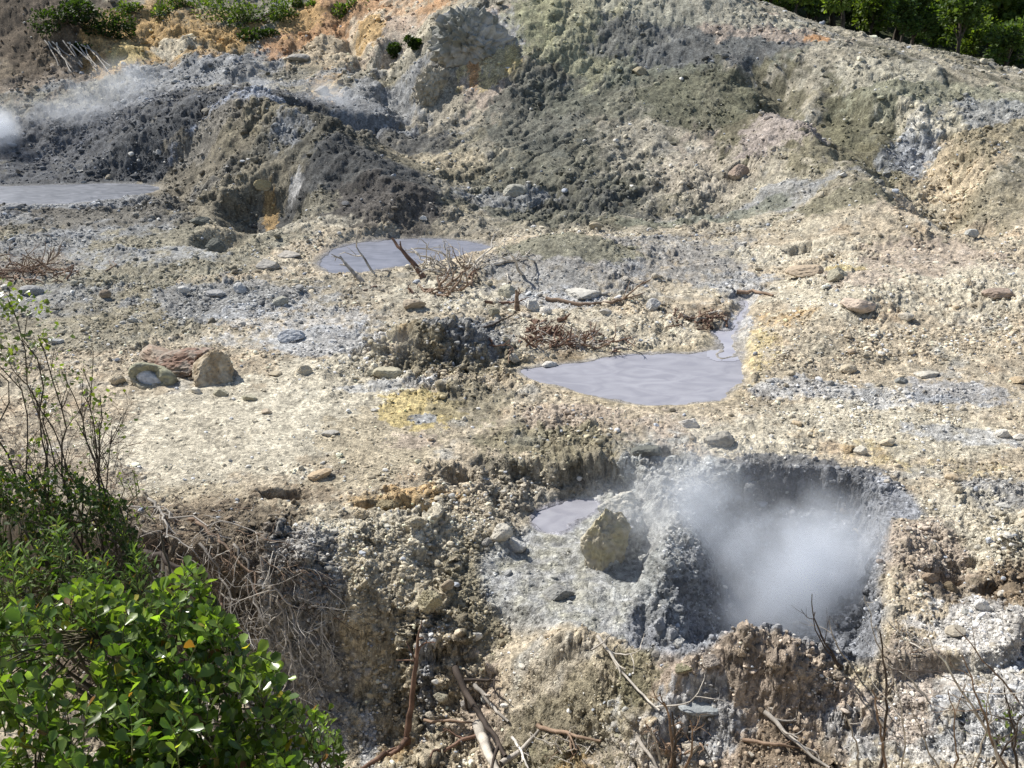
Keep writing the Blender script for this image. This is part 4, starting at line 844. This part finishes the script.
brush('dead_bush', 900, 640, 60, 50, 16, 'pale', 'pale thin twig tangle at the right corner of the crater', 'dead bush', seed=9, thick=1.1, up=1.0)
brush('dead_bush', 560, 752, 50, 20, 22, 'pale', 'pale wiry grass tuft tangle at the bottom of the olive mound', 'dead bush', seed=19, thick=1.0, up=1.0)
for k in range(11):
    x0 = 44 + k * 4.2; c_ = hit(x0 + 2, 44 + k * .6); b = hit(x0 + 14 + (k % 3) * 9, 68 + (k % 4) * 2); T = Tubes(); T.add(wiggle(c_ + np.array([0, 0, .35]), b + np.array([0, 0, .2]), .04, 7, seed=k), .06, .04, WC['pale' if k % 2 else 'grey'], 6)
    link('dead_cane', T.mesh('dead_cane'), M_WOOD, label='pale fallen cane in the bundle leaning on the upper left slope', cat='dead cane', group='fallen canes on the upper left slope')
# roots hanging over the bluff under the thicket
RR = np.random.RandomState(77)
for k, (x0, y0, x1, y1, w_, lb) in enumerate(((120,548,215,572,13,'thickest brown root running along the lip of the bluff'),(190,520,262,590,5,'pale root bending over the lip towards the bare bluff'),(235,545,290,640,4,'long pale root hanging down the shaded bluff'),(262,560,318,650,4,'rightmost pale root hanging on the bluff'),
        (150,500,200,540,4,'pale root at the top of the tangle'),(285,585,300,690,4,'straight pale root dropping beside the glossy bush'),(220,590,232,620,5,'dark root looping below the lip'),(130,508,330,548,3,'long thin root lying level along the flat'),(200,545,262,640,4,'grey root slanting down the shaded bluff'))):
    a = hit(x0, y0) + np.array([0, -.1, .1]); b = hit(x1, y1); b = b + np.array([0, -.35, .05]); kk = (a[1] * CP - (a[2] - 10) * SP) / FPX; path = wiggle(a, b, .09, 16, -.04, seed=60 + k)
    T = Tubes(); T.add(path, w_ * kk * .38, w_ * kk * .15, WC['dark' if w_ > 10 else ('brown' if w_ > 4.5 else 'grey')], 7); o = link('exposed_root', T.mesh('exposed_root'), M_WOOD, label=lb, cat='root', group='roots hanging over the bluff')
    for q_ in range(4):
        T = Tubes(); j = RR.randint(3, 11); d = np.array([RR.normal(.3, .6), -.2, RR.normal(-.6, .5)]); fork(T, path[j], d, RR.uniform(.4, 1.0), w_ * kk * .2, WC['pale'], 2, .5, .03, 2, RR); link('rootlet', T.mesh('rootlet'), M_WOOD, parent=o)
T = Tubes()
for k in range(400):
    t = RR.rand(); x = 95 + t * 225 + RR.normal(0, 8); y = np.interp(x, [60, 130, 200, 260, 330], [500, 515, 535, 560, 600]) + RR.normal(0, 22) - 5
    b = hit(x, y) + np.array([0, -.08, .05]); d = np.array([RR.normal(.6, .7), RR.normal(-.3, .5), RR.normal(-.15, .35)]); fork(T, b, d, RR.uniform(.25, .9), RR.uniform(.004, .011), WC[['grey', 'dark', 'brown', 'dark', 'brown', 'pale'][RR.randint(6)]], 1, .5, .05, 2, RR)
for k in range(150):
    x = RR.uniform(230, 335); y = RR.uniform(590, 730); b = hit(x, y) + np.array([0, -.15, .1]); d = np.array([RR.normal(0, .5), -.3, RR.normal(-.5, .6)]); fork(T, b, d, RR.uniform(.3, .8), RR.uniform(.004, .009), WC[['grey', 'pale', 'bleached'][RR.randint(3)]], 1, .5, .03, 2, RR)
for k in range(420):
    x = RR.uniform(-20, 135); y = RR.uniform(395, 520); b = hit(x, y); d = np.array([RR.normal(.2, .7), RR.normal(0, .5), RR.uniform(.0, .9)]); fork(T, b, d, RR.uniform(.2, .6), RR.uniform(.004, .009), WC[['grey', 'brown', 'red', 'dark', 'brown'][RR.randint(5)]], 1, .5, 0, 2, RR)
link('dry_twigs', T.mesh('dry_twigs'), M_WOOD, label='countless fine dry grey twigs and rootlets matted over the lip of the bluff', cat='dry twigs', kind='stuff')

# ------------------------------------------------------------------ leaves
def leaf_material(name, spec=.5, rough=.35, trans=.45):
    t = NT(name); bs = t.n('BsdfPrincipled'); col = t.n('Attribute', attribute_name='Col'); t.l(col.outputs['Color'], bs.inputs['Base Color'])
    bs.inputs['Roughness'].default_value = rough; bs.inputs['Specular IOR Level'].default_value = spec
    tr = t.n('BsdfTranslucent'); vm = t.n('VectorMath', operation='MULTIPLY'); vm.inputs[1].default_value = (1.9, 2.0, .5); t.l(col.outputs['Color'], vm.inputs[0]); t.l(vm.outputs[0], tr.inputs['Color'])
    mx = t.n('MixShader'); mx.inputs[0].default_value = trans; t.l(bs.outputs[0], mx.inputs[1]); t.l(tr.outputs[0], mx.inputs[2]); t.l(mx.outputs[0], t.out.inputs[0]); return t.m
M_LEAF = leaf_material('glossy_leaf', .6, .3, .4); M_LEAF2 = leaf_material('matt_leaf', .25, .6, .35)
OBO = np.array([[0,0,0],[.12,.25,.03],[.31,.55,.09],[.32,.82,.08],[.0,1,.0],[-.32,.82,.08],[-.31,.55,.09],[-.12,.25,.03],[0,.5,-.02],[0,.8,-.02]], F32)
OBOF = np.array([[0,1,8],[1,2,8],[2,9,8],[2,3,9],[3,4,9],[4,5,9],[5,6,9],[6,8,9],[6,7,8],[7,0,8]], np.int32)
LAN = np.array([[0,0,0],[.08,.3,.02],[.10,.6,.0],[0,1,-.12],[-.10,.6,.0],[-.08,.3,.02]], F32); LANF = np.array([[0,1,5],[1,2,4],[1,4,5],[2,3,4]], np.int32)
def leaves(name, pos, dirs, sizes, cols, shape, mat, parent=None, **kw):
    Vt, Ft = (OBO, OBOF) if shape == 'obo' else (LAN, LANF); k = len(pos); r = np.random.RandomState(k % 1000)
    d = np.asarray(dirs, float); d /= np.linalg.norm(d, axis=1, keepdims=True) + 1e-9
    upv = np.tile([0, 0, 1.0], (k, 1)) + r.normal(0, .45, (k, 3)); sx = np.cross(d, upv); sx /= np.linalg.norm(sx, axis=1, keepdims=True) + 1e-9; nz = np.cross(sx, d)
    V = pos[:, None] + sizes[:, None, None] * (Vt[None, :, 0:1] * sx[:, None] + Vt[None, :, 1:2] * d[:, None] + Vt[None, :, 2:3] * nz[:, None])
    Fa = (Ft[None] + (np.arange(k) * len(Vt))[:, None, None]).reshape(-1, 3)
    return link(name, mesh_np(name, V.reshape(-1, 3), tris=Fa, color=np.repeat(cols, len(Vt), 0)), mat, parent=parent, **kw)
def shrub(name, outline, ylo, Yfun, nshoot, leaf_m, per, greens, label, root, shape='obo', mat=None, seed=1, shoot=.45, spread=.5, vert=.8, stemcol=(.13,.14,.06), cat='shrub', group=None):
    """shoots fill the bush below its outline; every shoot carries leaves, limbs join the shoots to the root"""
    r = np.random.RandomState(seed); ox = [a for a, _ in outline]; oy = [b for _, b in outline]; pos = []; dr = []; sz = []; cl = []; T = Tubes(); anchors = []
    e = bpy.data.objects.new(name, None); COL.objects.link(e); e['label'] = label; e['category'] = cat
    if group: e['group'] = group
    for s_ in range(nshoot):
        x = r.uniform(ox[0], ox[-1]); top = np.interp(x, ox, oy); y = top + (ylo - top) * r.rand() ** 1.0
        if s_ % 6 == 0: y = top + r.uniform(0, 8)
        tip = PY(x, y, Yfun(x, y) + r.normal(0, spread * .5)); d = np.array([r.normal(0, .35), r.normal(-.1, .35), vert + r.rand() * .4]); d /= np.linalg.norm(d)
        L_ = shoot * r.uniform(.7, 1.3); a = tip - d * L_; path = wiggle(a, tip, .05, 6, seed=seed * 1000 + s_); T.add(path, .007, .003, stemcol, 4); anchors.append(a)
        nl = max(3, int(per * r.uniform(.7, 1.3))); base_g = greens[r.randint(len(greens))]
        for q_ in range(nl):
            t = .12 + .88 * (q_ + r.rand() * .5) / nl; p = a + (tip - a) * min(t, 1); an = q_ * 2.4 + r.normal(0, .4); up_ = .35 + .9 * t
            dd = np.array([math.cos(an), math.sin(an), up_ + r.normal(0, .3)]); pos.append(p); dr.append(dd); sz.append(leaf_m * r.uniform(.45, 1.25) * (1.05 - .35 * t * t)); cl.append((np.array(base_g) if r.rand() > .035 else np.array([(.22,.19,.04),(.16,.08,.03),(.20,.22,.05)][r.randint(3)])) * math.exp(r.normal(0, .3)) * (1 + .35 * t))
    root = np.array(root, float)
    e.location = root; root0 = root
    loc = -root0
    leaves('foliage', np.array(pos) + loc, dr, np.array(sz), np.clip(np.array(cl, F32), .005, .5), shape, mat or M_LEAF, parent=e)
    an = np.array(anchors); cen = an[r.choice(len(an), min(14, len(an)), replace=False)] + np.array([0, .15, -.25])
    B = Tubes()
    for c_ in cen: B.add(wiggle(root0, c_, .08, 8, seed=int(r.randint(9999))), .03, .014, (.10,.085,.06), 6)
    for a in an[::3]:
        c_ = cen[np.argmin(np.linalg.norm(cen - a, axis=1))]; B.add(wiggle(c_, a, .08, 6, seed=int(r.randint(9999))), .013, .006, (.11,.095,.06), 5)
    B.V += T.V; B.F += [f + B.n for f in T.F]; B.C += T.C; B.V = [v + loc for v in B.V]
    link('branches', B.mesh('branches'), M_WOOD, parent=e); return e
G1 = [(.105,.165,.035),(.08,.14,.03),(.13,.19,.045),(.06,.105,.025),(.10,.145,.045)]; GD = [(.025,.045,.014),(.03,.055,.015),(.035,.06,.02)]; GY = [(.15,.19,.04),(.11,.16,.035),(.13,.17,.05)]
fy = lambda x, y: 8.9 - (y - 540) / 240 * 1.7
shrub('glossy_bush', [(110,700),(145,600),(165,575),(188,558),(205,585),(222,625),(240,640),(268,670),(280,700)], 800, fy, 250, .155, 9, G1, 'glossy round leaved bush, right part, with the tallest shoot before the roots', (-2.2,8.0,1.6), seed=2)
shrub('glossy_bush', [(-50,620),(20,600),(60,590),(100,575),(130,600),(160,640),(190,690)], 810, lambda x, y: fy(x, y) - .25, 300, .155, 9, G1, 'glossy round leaved bush filling the lower left corner', (-3.6,7.6,2.2), seed=3)
shrub('glossy_bush', [(240,735),(262,690),(285,700),(305,712),(330,700),(342,735)], 800, lambda x, y: 8.4 - (y - 700) / 100 * .8, 90, .11, 10, G1, 'small glossy bush at the foot of the roots, lowest on the right', (-1.7,7.9,1.4), seed=4)
shrub('narrow_leaved_bush', [(-40,560),(0,545),(40,530),(56,508),(70,545),(100,560),(130,545),(150,580)], 650, lambda x, y: 9.3, 150, .15, 13, [(.09,.14,.04),(.07,.13,.025),(.12,.17,.06)], 'narrow leaved yellowish green bush behind the glossy ones', (-3.9,9.2,2.3), 'lan', M_LEAF2, 5, cat='bush')
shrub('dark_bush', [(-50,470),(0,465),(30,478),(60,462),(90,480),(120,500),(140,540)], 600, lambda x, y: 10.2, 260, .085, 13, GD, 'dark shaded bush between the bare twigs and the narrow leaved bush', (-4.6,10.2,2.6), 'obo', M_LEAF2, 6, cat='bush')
shrub('yellow_green_sprig', [(85,490),(110,468),(135,462),(145,500)], 540, lambda x, y: 11.5, 26, .06, 7, GY, 'light yellow green sprigs on the bank right of the dark bush', (-4.3,11.4,2.0), 'obo', M_LEAF2, 7, cat='sprig', shoot=.3)
# tall thin plants with bare stems
def thin_plant(name, base_w, tips, label, seed, leafcount=9, cols=GY):
    r = np.random.RandomState(seed); e = bpy.data.objects.new(name, None); COL.objects.link(e); e.location = base_w; e['label'] = label; e['category'] = 'shrub'; b0 = np.array(base_w, float); pos = []; dr = []; sz = []; cl = []
    for k, (x, y, Yd, nl) in enumerate(tips):
        tip = PY(x, y, Yd); path = wiggle(b0 + r.normal(0, .08, 3) * [1, 1, 0], tip, .07, 14, seed=seed * 10 + k)
        T = Tubes(); T.add(path - b0, .018, .005, (.075,.06,.045), 6)
        for q_ in range(9):
            j = r.randint(4, 13); d = (path[j] - path[j - 1]) * 6 + r.normal(0, .35, 3); pp = fork(T, path[j] - b0, d, r.uniform(.25, .6), .006, (.085,.07,.05), 1, .6, 0, 2, r)
            if q_ < 4 or r.rand() < .4:
                for m_ in range(max(1, nl // 6)): pos.append(pp[-1] + r.normal(0, .04, 3)); dr.append(r.normal(0, 1, 3) + [0, 0, .5]); sz.append(r.uniform(.04, .07)); cl.append(np.array(cols[r.randint(3)]) * r.uniform(.6, 1.2))
        link('stem', T.mesh('stem'), M_WOOD, parent=e)
        for m_ in range(nl): pos.append(tip - b0 + r.normal(0, 1, 3) * [.13, .13, .10]); dr.append(r.normal(0, 1, 3) + [0, 0, .4]); sz.append(r.uniform(.05, .085)); cl.append(np.array(cols[r.randint(3)]) * r.uniform(.6, 1.2))
    leaves('foliage', np.array(pos), dr, np.array(sz), np.array(cl, F32), 'obo', M_LEAF, parent=e); return e
thin_plant('tall_thin_shrub', (-5.5,10.4,3.0), [(8,300,10.6,60),(28,310,10.5,40),(2,345,10.3,50),(-20,310,10.8,40),(38,335,10.4,30)], 'tallest thin shrub at the left edge with bright leaf tufts on top', 31)
thin_plant('tall_thin_shrub', (-4.9,10.5,2.9), [(62,372,10.8,18),(46,400,10.6,14),(84,372,11.0,10),(30,385,10.5,20)], 'sparse thin shrub with forked dark stems before the pale flat', 32)
thin_plant('tall_thin_shrub', (-4.6,10.7,2.7), [(100,395,11.0,16),(76,420,10.9,14),(112,430,11.1,14)], 'low thin shrub on the right, leaning over the pale flat', 33)
thin_plant('small_sprig', tuple(hit(1008,745)), [(1012,722,hit(1008,745)[1] - .05,16),(1000,735,hit(1008,745)[1] - .05,8)], 'yellow green sprig in the lower right corner', 34)
thin_plant('small_sprig', tuple(hit(990,722)), [(986,712,hit(990,722)[1] - .02,8)], 'tiny yellow green sprig above its larger neighbour on the white crust', 35)

# ------------------------------------------------------------------ thickets on the upper slope and the wood beyond the ridge
def clump(name, px, py, wpx, hpx, label, greens, leaf=.22, n_=1500, seed=1, cat='bush', group=None):
    g = hit(px, py + hpx * .3); kk = (g[1] * CP - (g[2] - 10) * SP) / FPX; r = np.random.RandomState(seed); w_ = wpx * kk / 2; h_ = hpx * kk / 2
    e = bpy.data.objects.new(name, None); COL.objects.link(e); e.location = g - np.array([0, 0, .2]); e['label'] = label; e['category'] = cat
    if group: e['group'] = group
    nb = max(4, int(wpx / 7)); B = np.stack([r.uniform(-.75, .75, nb) * w_, r.uniform(-.3, .5, nb) * w_ * .6, r.uniform(.1, .9, nb) * h_], 1); rad = r.uniform(.3, .5, nb) * min(w_, h_ * 1.6)
    k = r.randint(0, nb, n_); d = r.normal(size=(n_, 3)); d /= np.linalg.norm(d, axis=1, keepdims=True); rr__ = rad[k] * r.uniform(.55, 1.08, n_)
    p = B[k] + d * rr__[:, None] * [1.1, 1, .8]; cl = np.array(greens)[r.randint(0, len(greens), n_)] * np.exp(r.normal(0, .3, n_))[:, None]
    leaves('foliage', p, d + r.normal(0, .5, (n_, 3)), leaf * r.uniform(.6, 1.3, n_), cl.astype(F32), 'obo', M_LEAF2, parent=e)
    T = Tubes()
    for b in B: T.add(wiggle((0, 0, 0), b, .06, 6, seed=int(r.randint(9999))), .06, .02, (.09,.07,.05), 5)
    link('stems', T.mesh('stems'), M_WOOD, parent=e); return e
GB = [(.065,.11,.03),(.08,.125,.03),(.11,.15,.045),(.05,.08,.025)]
for k, (x, y, w_, h_, lb) in enumerate(((245,12,110,38,'widest green thicket on top of the ochre slope'),(150,8,80,24,'green thicket left of the widest one on the slope top'),(105,22,50,42,'dark green bush hanging in the hollow left of the ochre slope'),(255,32,46,22,'dark bush drooping below the widest thicket'),(345,4,60,20,'green bush above the two orange gullies'),(60,12,70,40,'dark bush on the shaded upper left cliff'),
    (415,40,22,20,'small round green bush on the right of its darker neighbour beside the big outcrop'),(397,46,26,18,'small darker green bush beside the big outcrop'),(84,44,16,12,'tiny dark bush on the ochre slope'),(300,2,40,14,'green tuft right of the widest thicket'),(195,0,60,22,'green crest bush between the two thickets'))):
    clump('bush', x, y, w_, h_, lb, GB if 'dark' not in lb else GD, .24, int(350 + w_ * h_ * .55), 200 + k)
def tree_parts(seed, n_=2200):
    r = np.random.RandomState(seed); T = Tubes(); H_ = 5.6; trunk = wiggle((0, 0, -.5), (r.normal(0, .3), r.normal(0, .3), H_ * .75), .04, 8, seed=seed); T.add(trunk, .22, .09, (.12,.10,.08), 7)
    nb = 13; B = []; rad = []
    for k in range(nb):
        a = r.uniform(0, 2 * np.pi); q_ = r.uniform(.2, 1) ** .6 * 1.9; z = H_ * r.uniform(.42, 1.0); B.append((q_ * math.cos(a) * (1.25 - z / H_ * .6), q_ * math.sin(a) * (1.25 - z / H_ * .6), z)); rad.append(r.uniform(.6, 1.15))
        T.add(wiggle(trunk[r.randint(3, 7)], B[-1], .06, 6, seed=seed * 7 + k), .07, .02, (.12,.10,.08), 5)
    B = np.array(B); rad = np.array(rad); k = r.randint(0, nb, n_); d = r.normal(size=(n_, 3)); d /= np.linalg.norm(d, axis=1, keepdims=True)
    p = B[k] + d * (rad[k] * r.uniform(.5, 1.1, n_))[:, None] * [1, 1, .75]
    return T.mesh('trunk'), p, d + r.normal(0, .5, (n_, 3)), r
TG = [[(.075,.125,.03),(.09,.14,.035),(.06,.10,.03)],[(.12,.17,.04),(.10,.15,.04),(.13,.18,.045)],[(.05,.085,.03),(.06,.10,.03),(.045,.075,.025)],[(.09,.13,.045),(.10,.15,.04),(.075,.12,.04)]]
kinds = []
for s_ in range(4):
    tm, p, d, r = tree_parts(300 + s_); cl = np.array(TG[s_])[r.randint(0, 3, len(p))] * np.exp(r.normal(0, .3, len(p)))[:, None]
    fo = leaves('crown', p, d, .42 * r.uniform(.6, 1.3, len(p)), cl.astype(F32), 'obo', M_LEAF2); bpy.data.objects.remove(fo.copy()) if False else None
    kinds.append((tm, fo.data)); bpy.data.objects.remove(fo)
    if not tm.materials: tm.materials.append(M_WOOD)
TL = ['mid green rounded tree', 'light green bushy tree', 'dark green dense tree', 'yellowish green spreading tree']
rt = np.random.RandomState(55); spots = []
for Yd in (84, 89, 95, 101, 108, 116, 125, 134):
    for px in np.arange(735, 1120, 3600 / Yd + 3):
        x = (px + rt.uniform(-14, 14) - 512) / FPX * (Yd * CP + 3); y = Yd + rt.uniform(-2, 2); spots.append((x, y))
tn = 0
for (x, y) in spots:
    z = ground_z(x, y); k = rt.randint(4); sc = rt.uniform(.75, 1.3)
    if y < 92: sc *= .75
    top = np.array([[x, y, z + 5.6 * sc]]); tx, ty, _ = project(top); bx, by, _ = project(np.array([[x, y, z]]))
    if ty[0] > 90 or by[0] < -60 or tx[0] > 1090: continue
    row = 'in the front row beyond the ridge' if y < 92 else ('in the middle of the wood beyond the ridge' if y < 112 else 'at the back of the wood beyond the ridge')
    side = 'left' if tx[0] < 860 else ('centre' if tx[0] < 950 else 'right')
    e = bpy.data.objects.new('tree', None); COL.objects.link(e); e.location = (x, y, z); e.rotation_euler = (0, 0, rt.uniform(0, 6.28)); e.scale = (sc, sc, sc * rt.uniform(.85, 1.15))
    e['label'] = f'{TL[k]} {row}, {side} part'; e['category'] = 'tree'; e['group'] = f'{TL[k]}s {row}, {side} part'
    for nm, dm in (('trunk', kinds[k][0]), ('crown', kinds[k][1])):
        o = bpy.data.objects.new(nm, dm); COL.objects.link(o); o.parent = e
    tn += 1
print('trees', tn)
# ------------------------------------------------------------------ steam: closed bodies of uneven white vapour
def steam(name, c, size, dens, scale, thr, label, seed=0, tilt=(0, 0, 0), top=.0, col=(.90, .94, 1.0)):
    V = ICO[4][0].copy(); V *= (1 + .16 * fbm3(V[:, 0] * 1.3 + seed, V[:, 1] * 1.3, V[:, 2] * 1.3, 3, 5))[:, None]
    o = link(name, mesh_np(name, V * np.array(size, F32), tris=ICO[4][1]), None, loc=c, label=label, cat='steam', kind='stuff'); o.rotation_euler = tilt
    t = NT('steam_vapour'); tc = t.n('TexCoord'); vd = t.n('VectorMath', operation='DIVIDE'); vd.inputs[1].default_value = size; t.l(tc.outputs['Object'], vd.inputs[0])
    ln = t.n('VectorMath', operation='LENGTH'); t.l(vd.outputs[0], ln.inputs[0])
    fo = t.n('MapRange', interpolation_type='SMOOTHSTEP'); fo.inputs[1].default_value = .95; fo.inputs[2].default_value = .15; fo.inputs[3].default_value = 0; fo.inputs[4].default_value = 1; t.l(ln.outputs['Value'], fo.inputs[0])
    ns = t.n('TexNoise', Scale=scale, Detail=4.0, Roughness=.55, Distortion=.6); mp = t.n('Mapping'); mp.inputs['Location'].default_value = (seed * 3.3, seed, 0); t.l(tc.outputs['Object'], mp.inputs[0]); t.l(mp.outputs[0], ns.inputs['Vector'])
    nr = t.n('MapRange', interpolation_type='SMOOTHSTEP'); nr.inputs[1].default_value = thr; nr.inputs[2].default_value = thr + .28; nr.inputs[3].default_value = .03; nr.inputs[4].default_value = 1; t.l(ns.outputs[0], nr.inputs[0])
    m1 = t.n('Math', operation='MULTIPLY'); t.l(fo.outputs[0], m1.inputs[0]); t.l(nr.outputs[0], m1.inputs[1])
    m2 = t.n('Math', operation='MULTIPLY'); t.l(m1.outputs[0], m2.inputs[0]); m2.inputs[1].default_value = dens
    pv_ = t.n('VolumePrincipled'); pv_.inputs['Color'].default_value = (*col, 1); pv_.inputs['Anisotropy'].default_value = .2; t.l(m2.outputs[0], pv_.inputs['Density']); t.l(pv_.outputs[0], t.out.inputs['Volume'])
    o.data.materials.append(t.m); return o
c = PZ(770, 560, -1.0)
steam('steam', PY(765, 578, 18.5), (4.9, 2.7, 2.8), 1.3, .42, .43, 'thick white steam filling the deep crater from wall to wall', 1, (0, math.radians(12), 0))
steam('steam', PY(825, 600, 17.4), (2.8, 1.8, 2.1), 1.4, .5, .42, 'dense bluish steam at the right corner of the crater', 4)
steam('steam', PY(735, 525, 19.6), (4.4, 2.4, 2.8), .7, .6, .43, 'thin steam drifting over the left flank of the crater', 2)
steam('steam', PY(690, 478, 20.8), (2.8, 1.6, 1.6), .5, .9, .44, 'torn steam wisps blowing over the back rim of the crater', 12)
steam('steam', PY(0, 136, 68), (1.9, 2, 2.6), 1.3, .7, .3, 'dense white steam plume at the left edge beyond the dark pool', 3)
steam('steam', PY(75, 105, 70), (8.5, 3, 2.2), .22, .35, .36, 'thin low steam spread over the dark basin on the left', 5)
steam('steam', PY(128, 82, 74), (3.6, 2.5, 2.3), .35, .4, .36, 'wispy steam rising before the ochre slope', 6)
steam('steam', PY(326, 97, 69), (2.6, 2, 1.6), .4, .45, .34, 'small steam wisp in the dark hollow at the foot of the orange slope', 7)
steam('steam', PY(262, 88, 70), (2.6, 2, 1.0), .3, .45, .36, 'faint steam trail left of the dark hollow', 8)
steam('steam', PY(392, 345, 29.6), (2.2, 1.2, .8), .14, .6, .36, 'faint vapour hanging before the broken mound', 9)
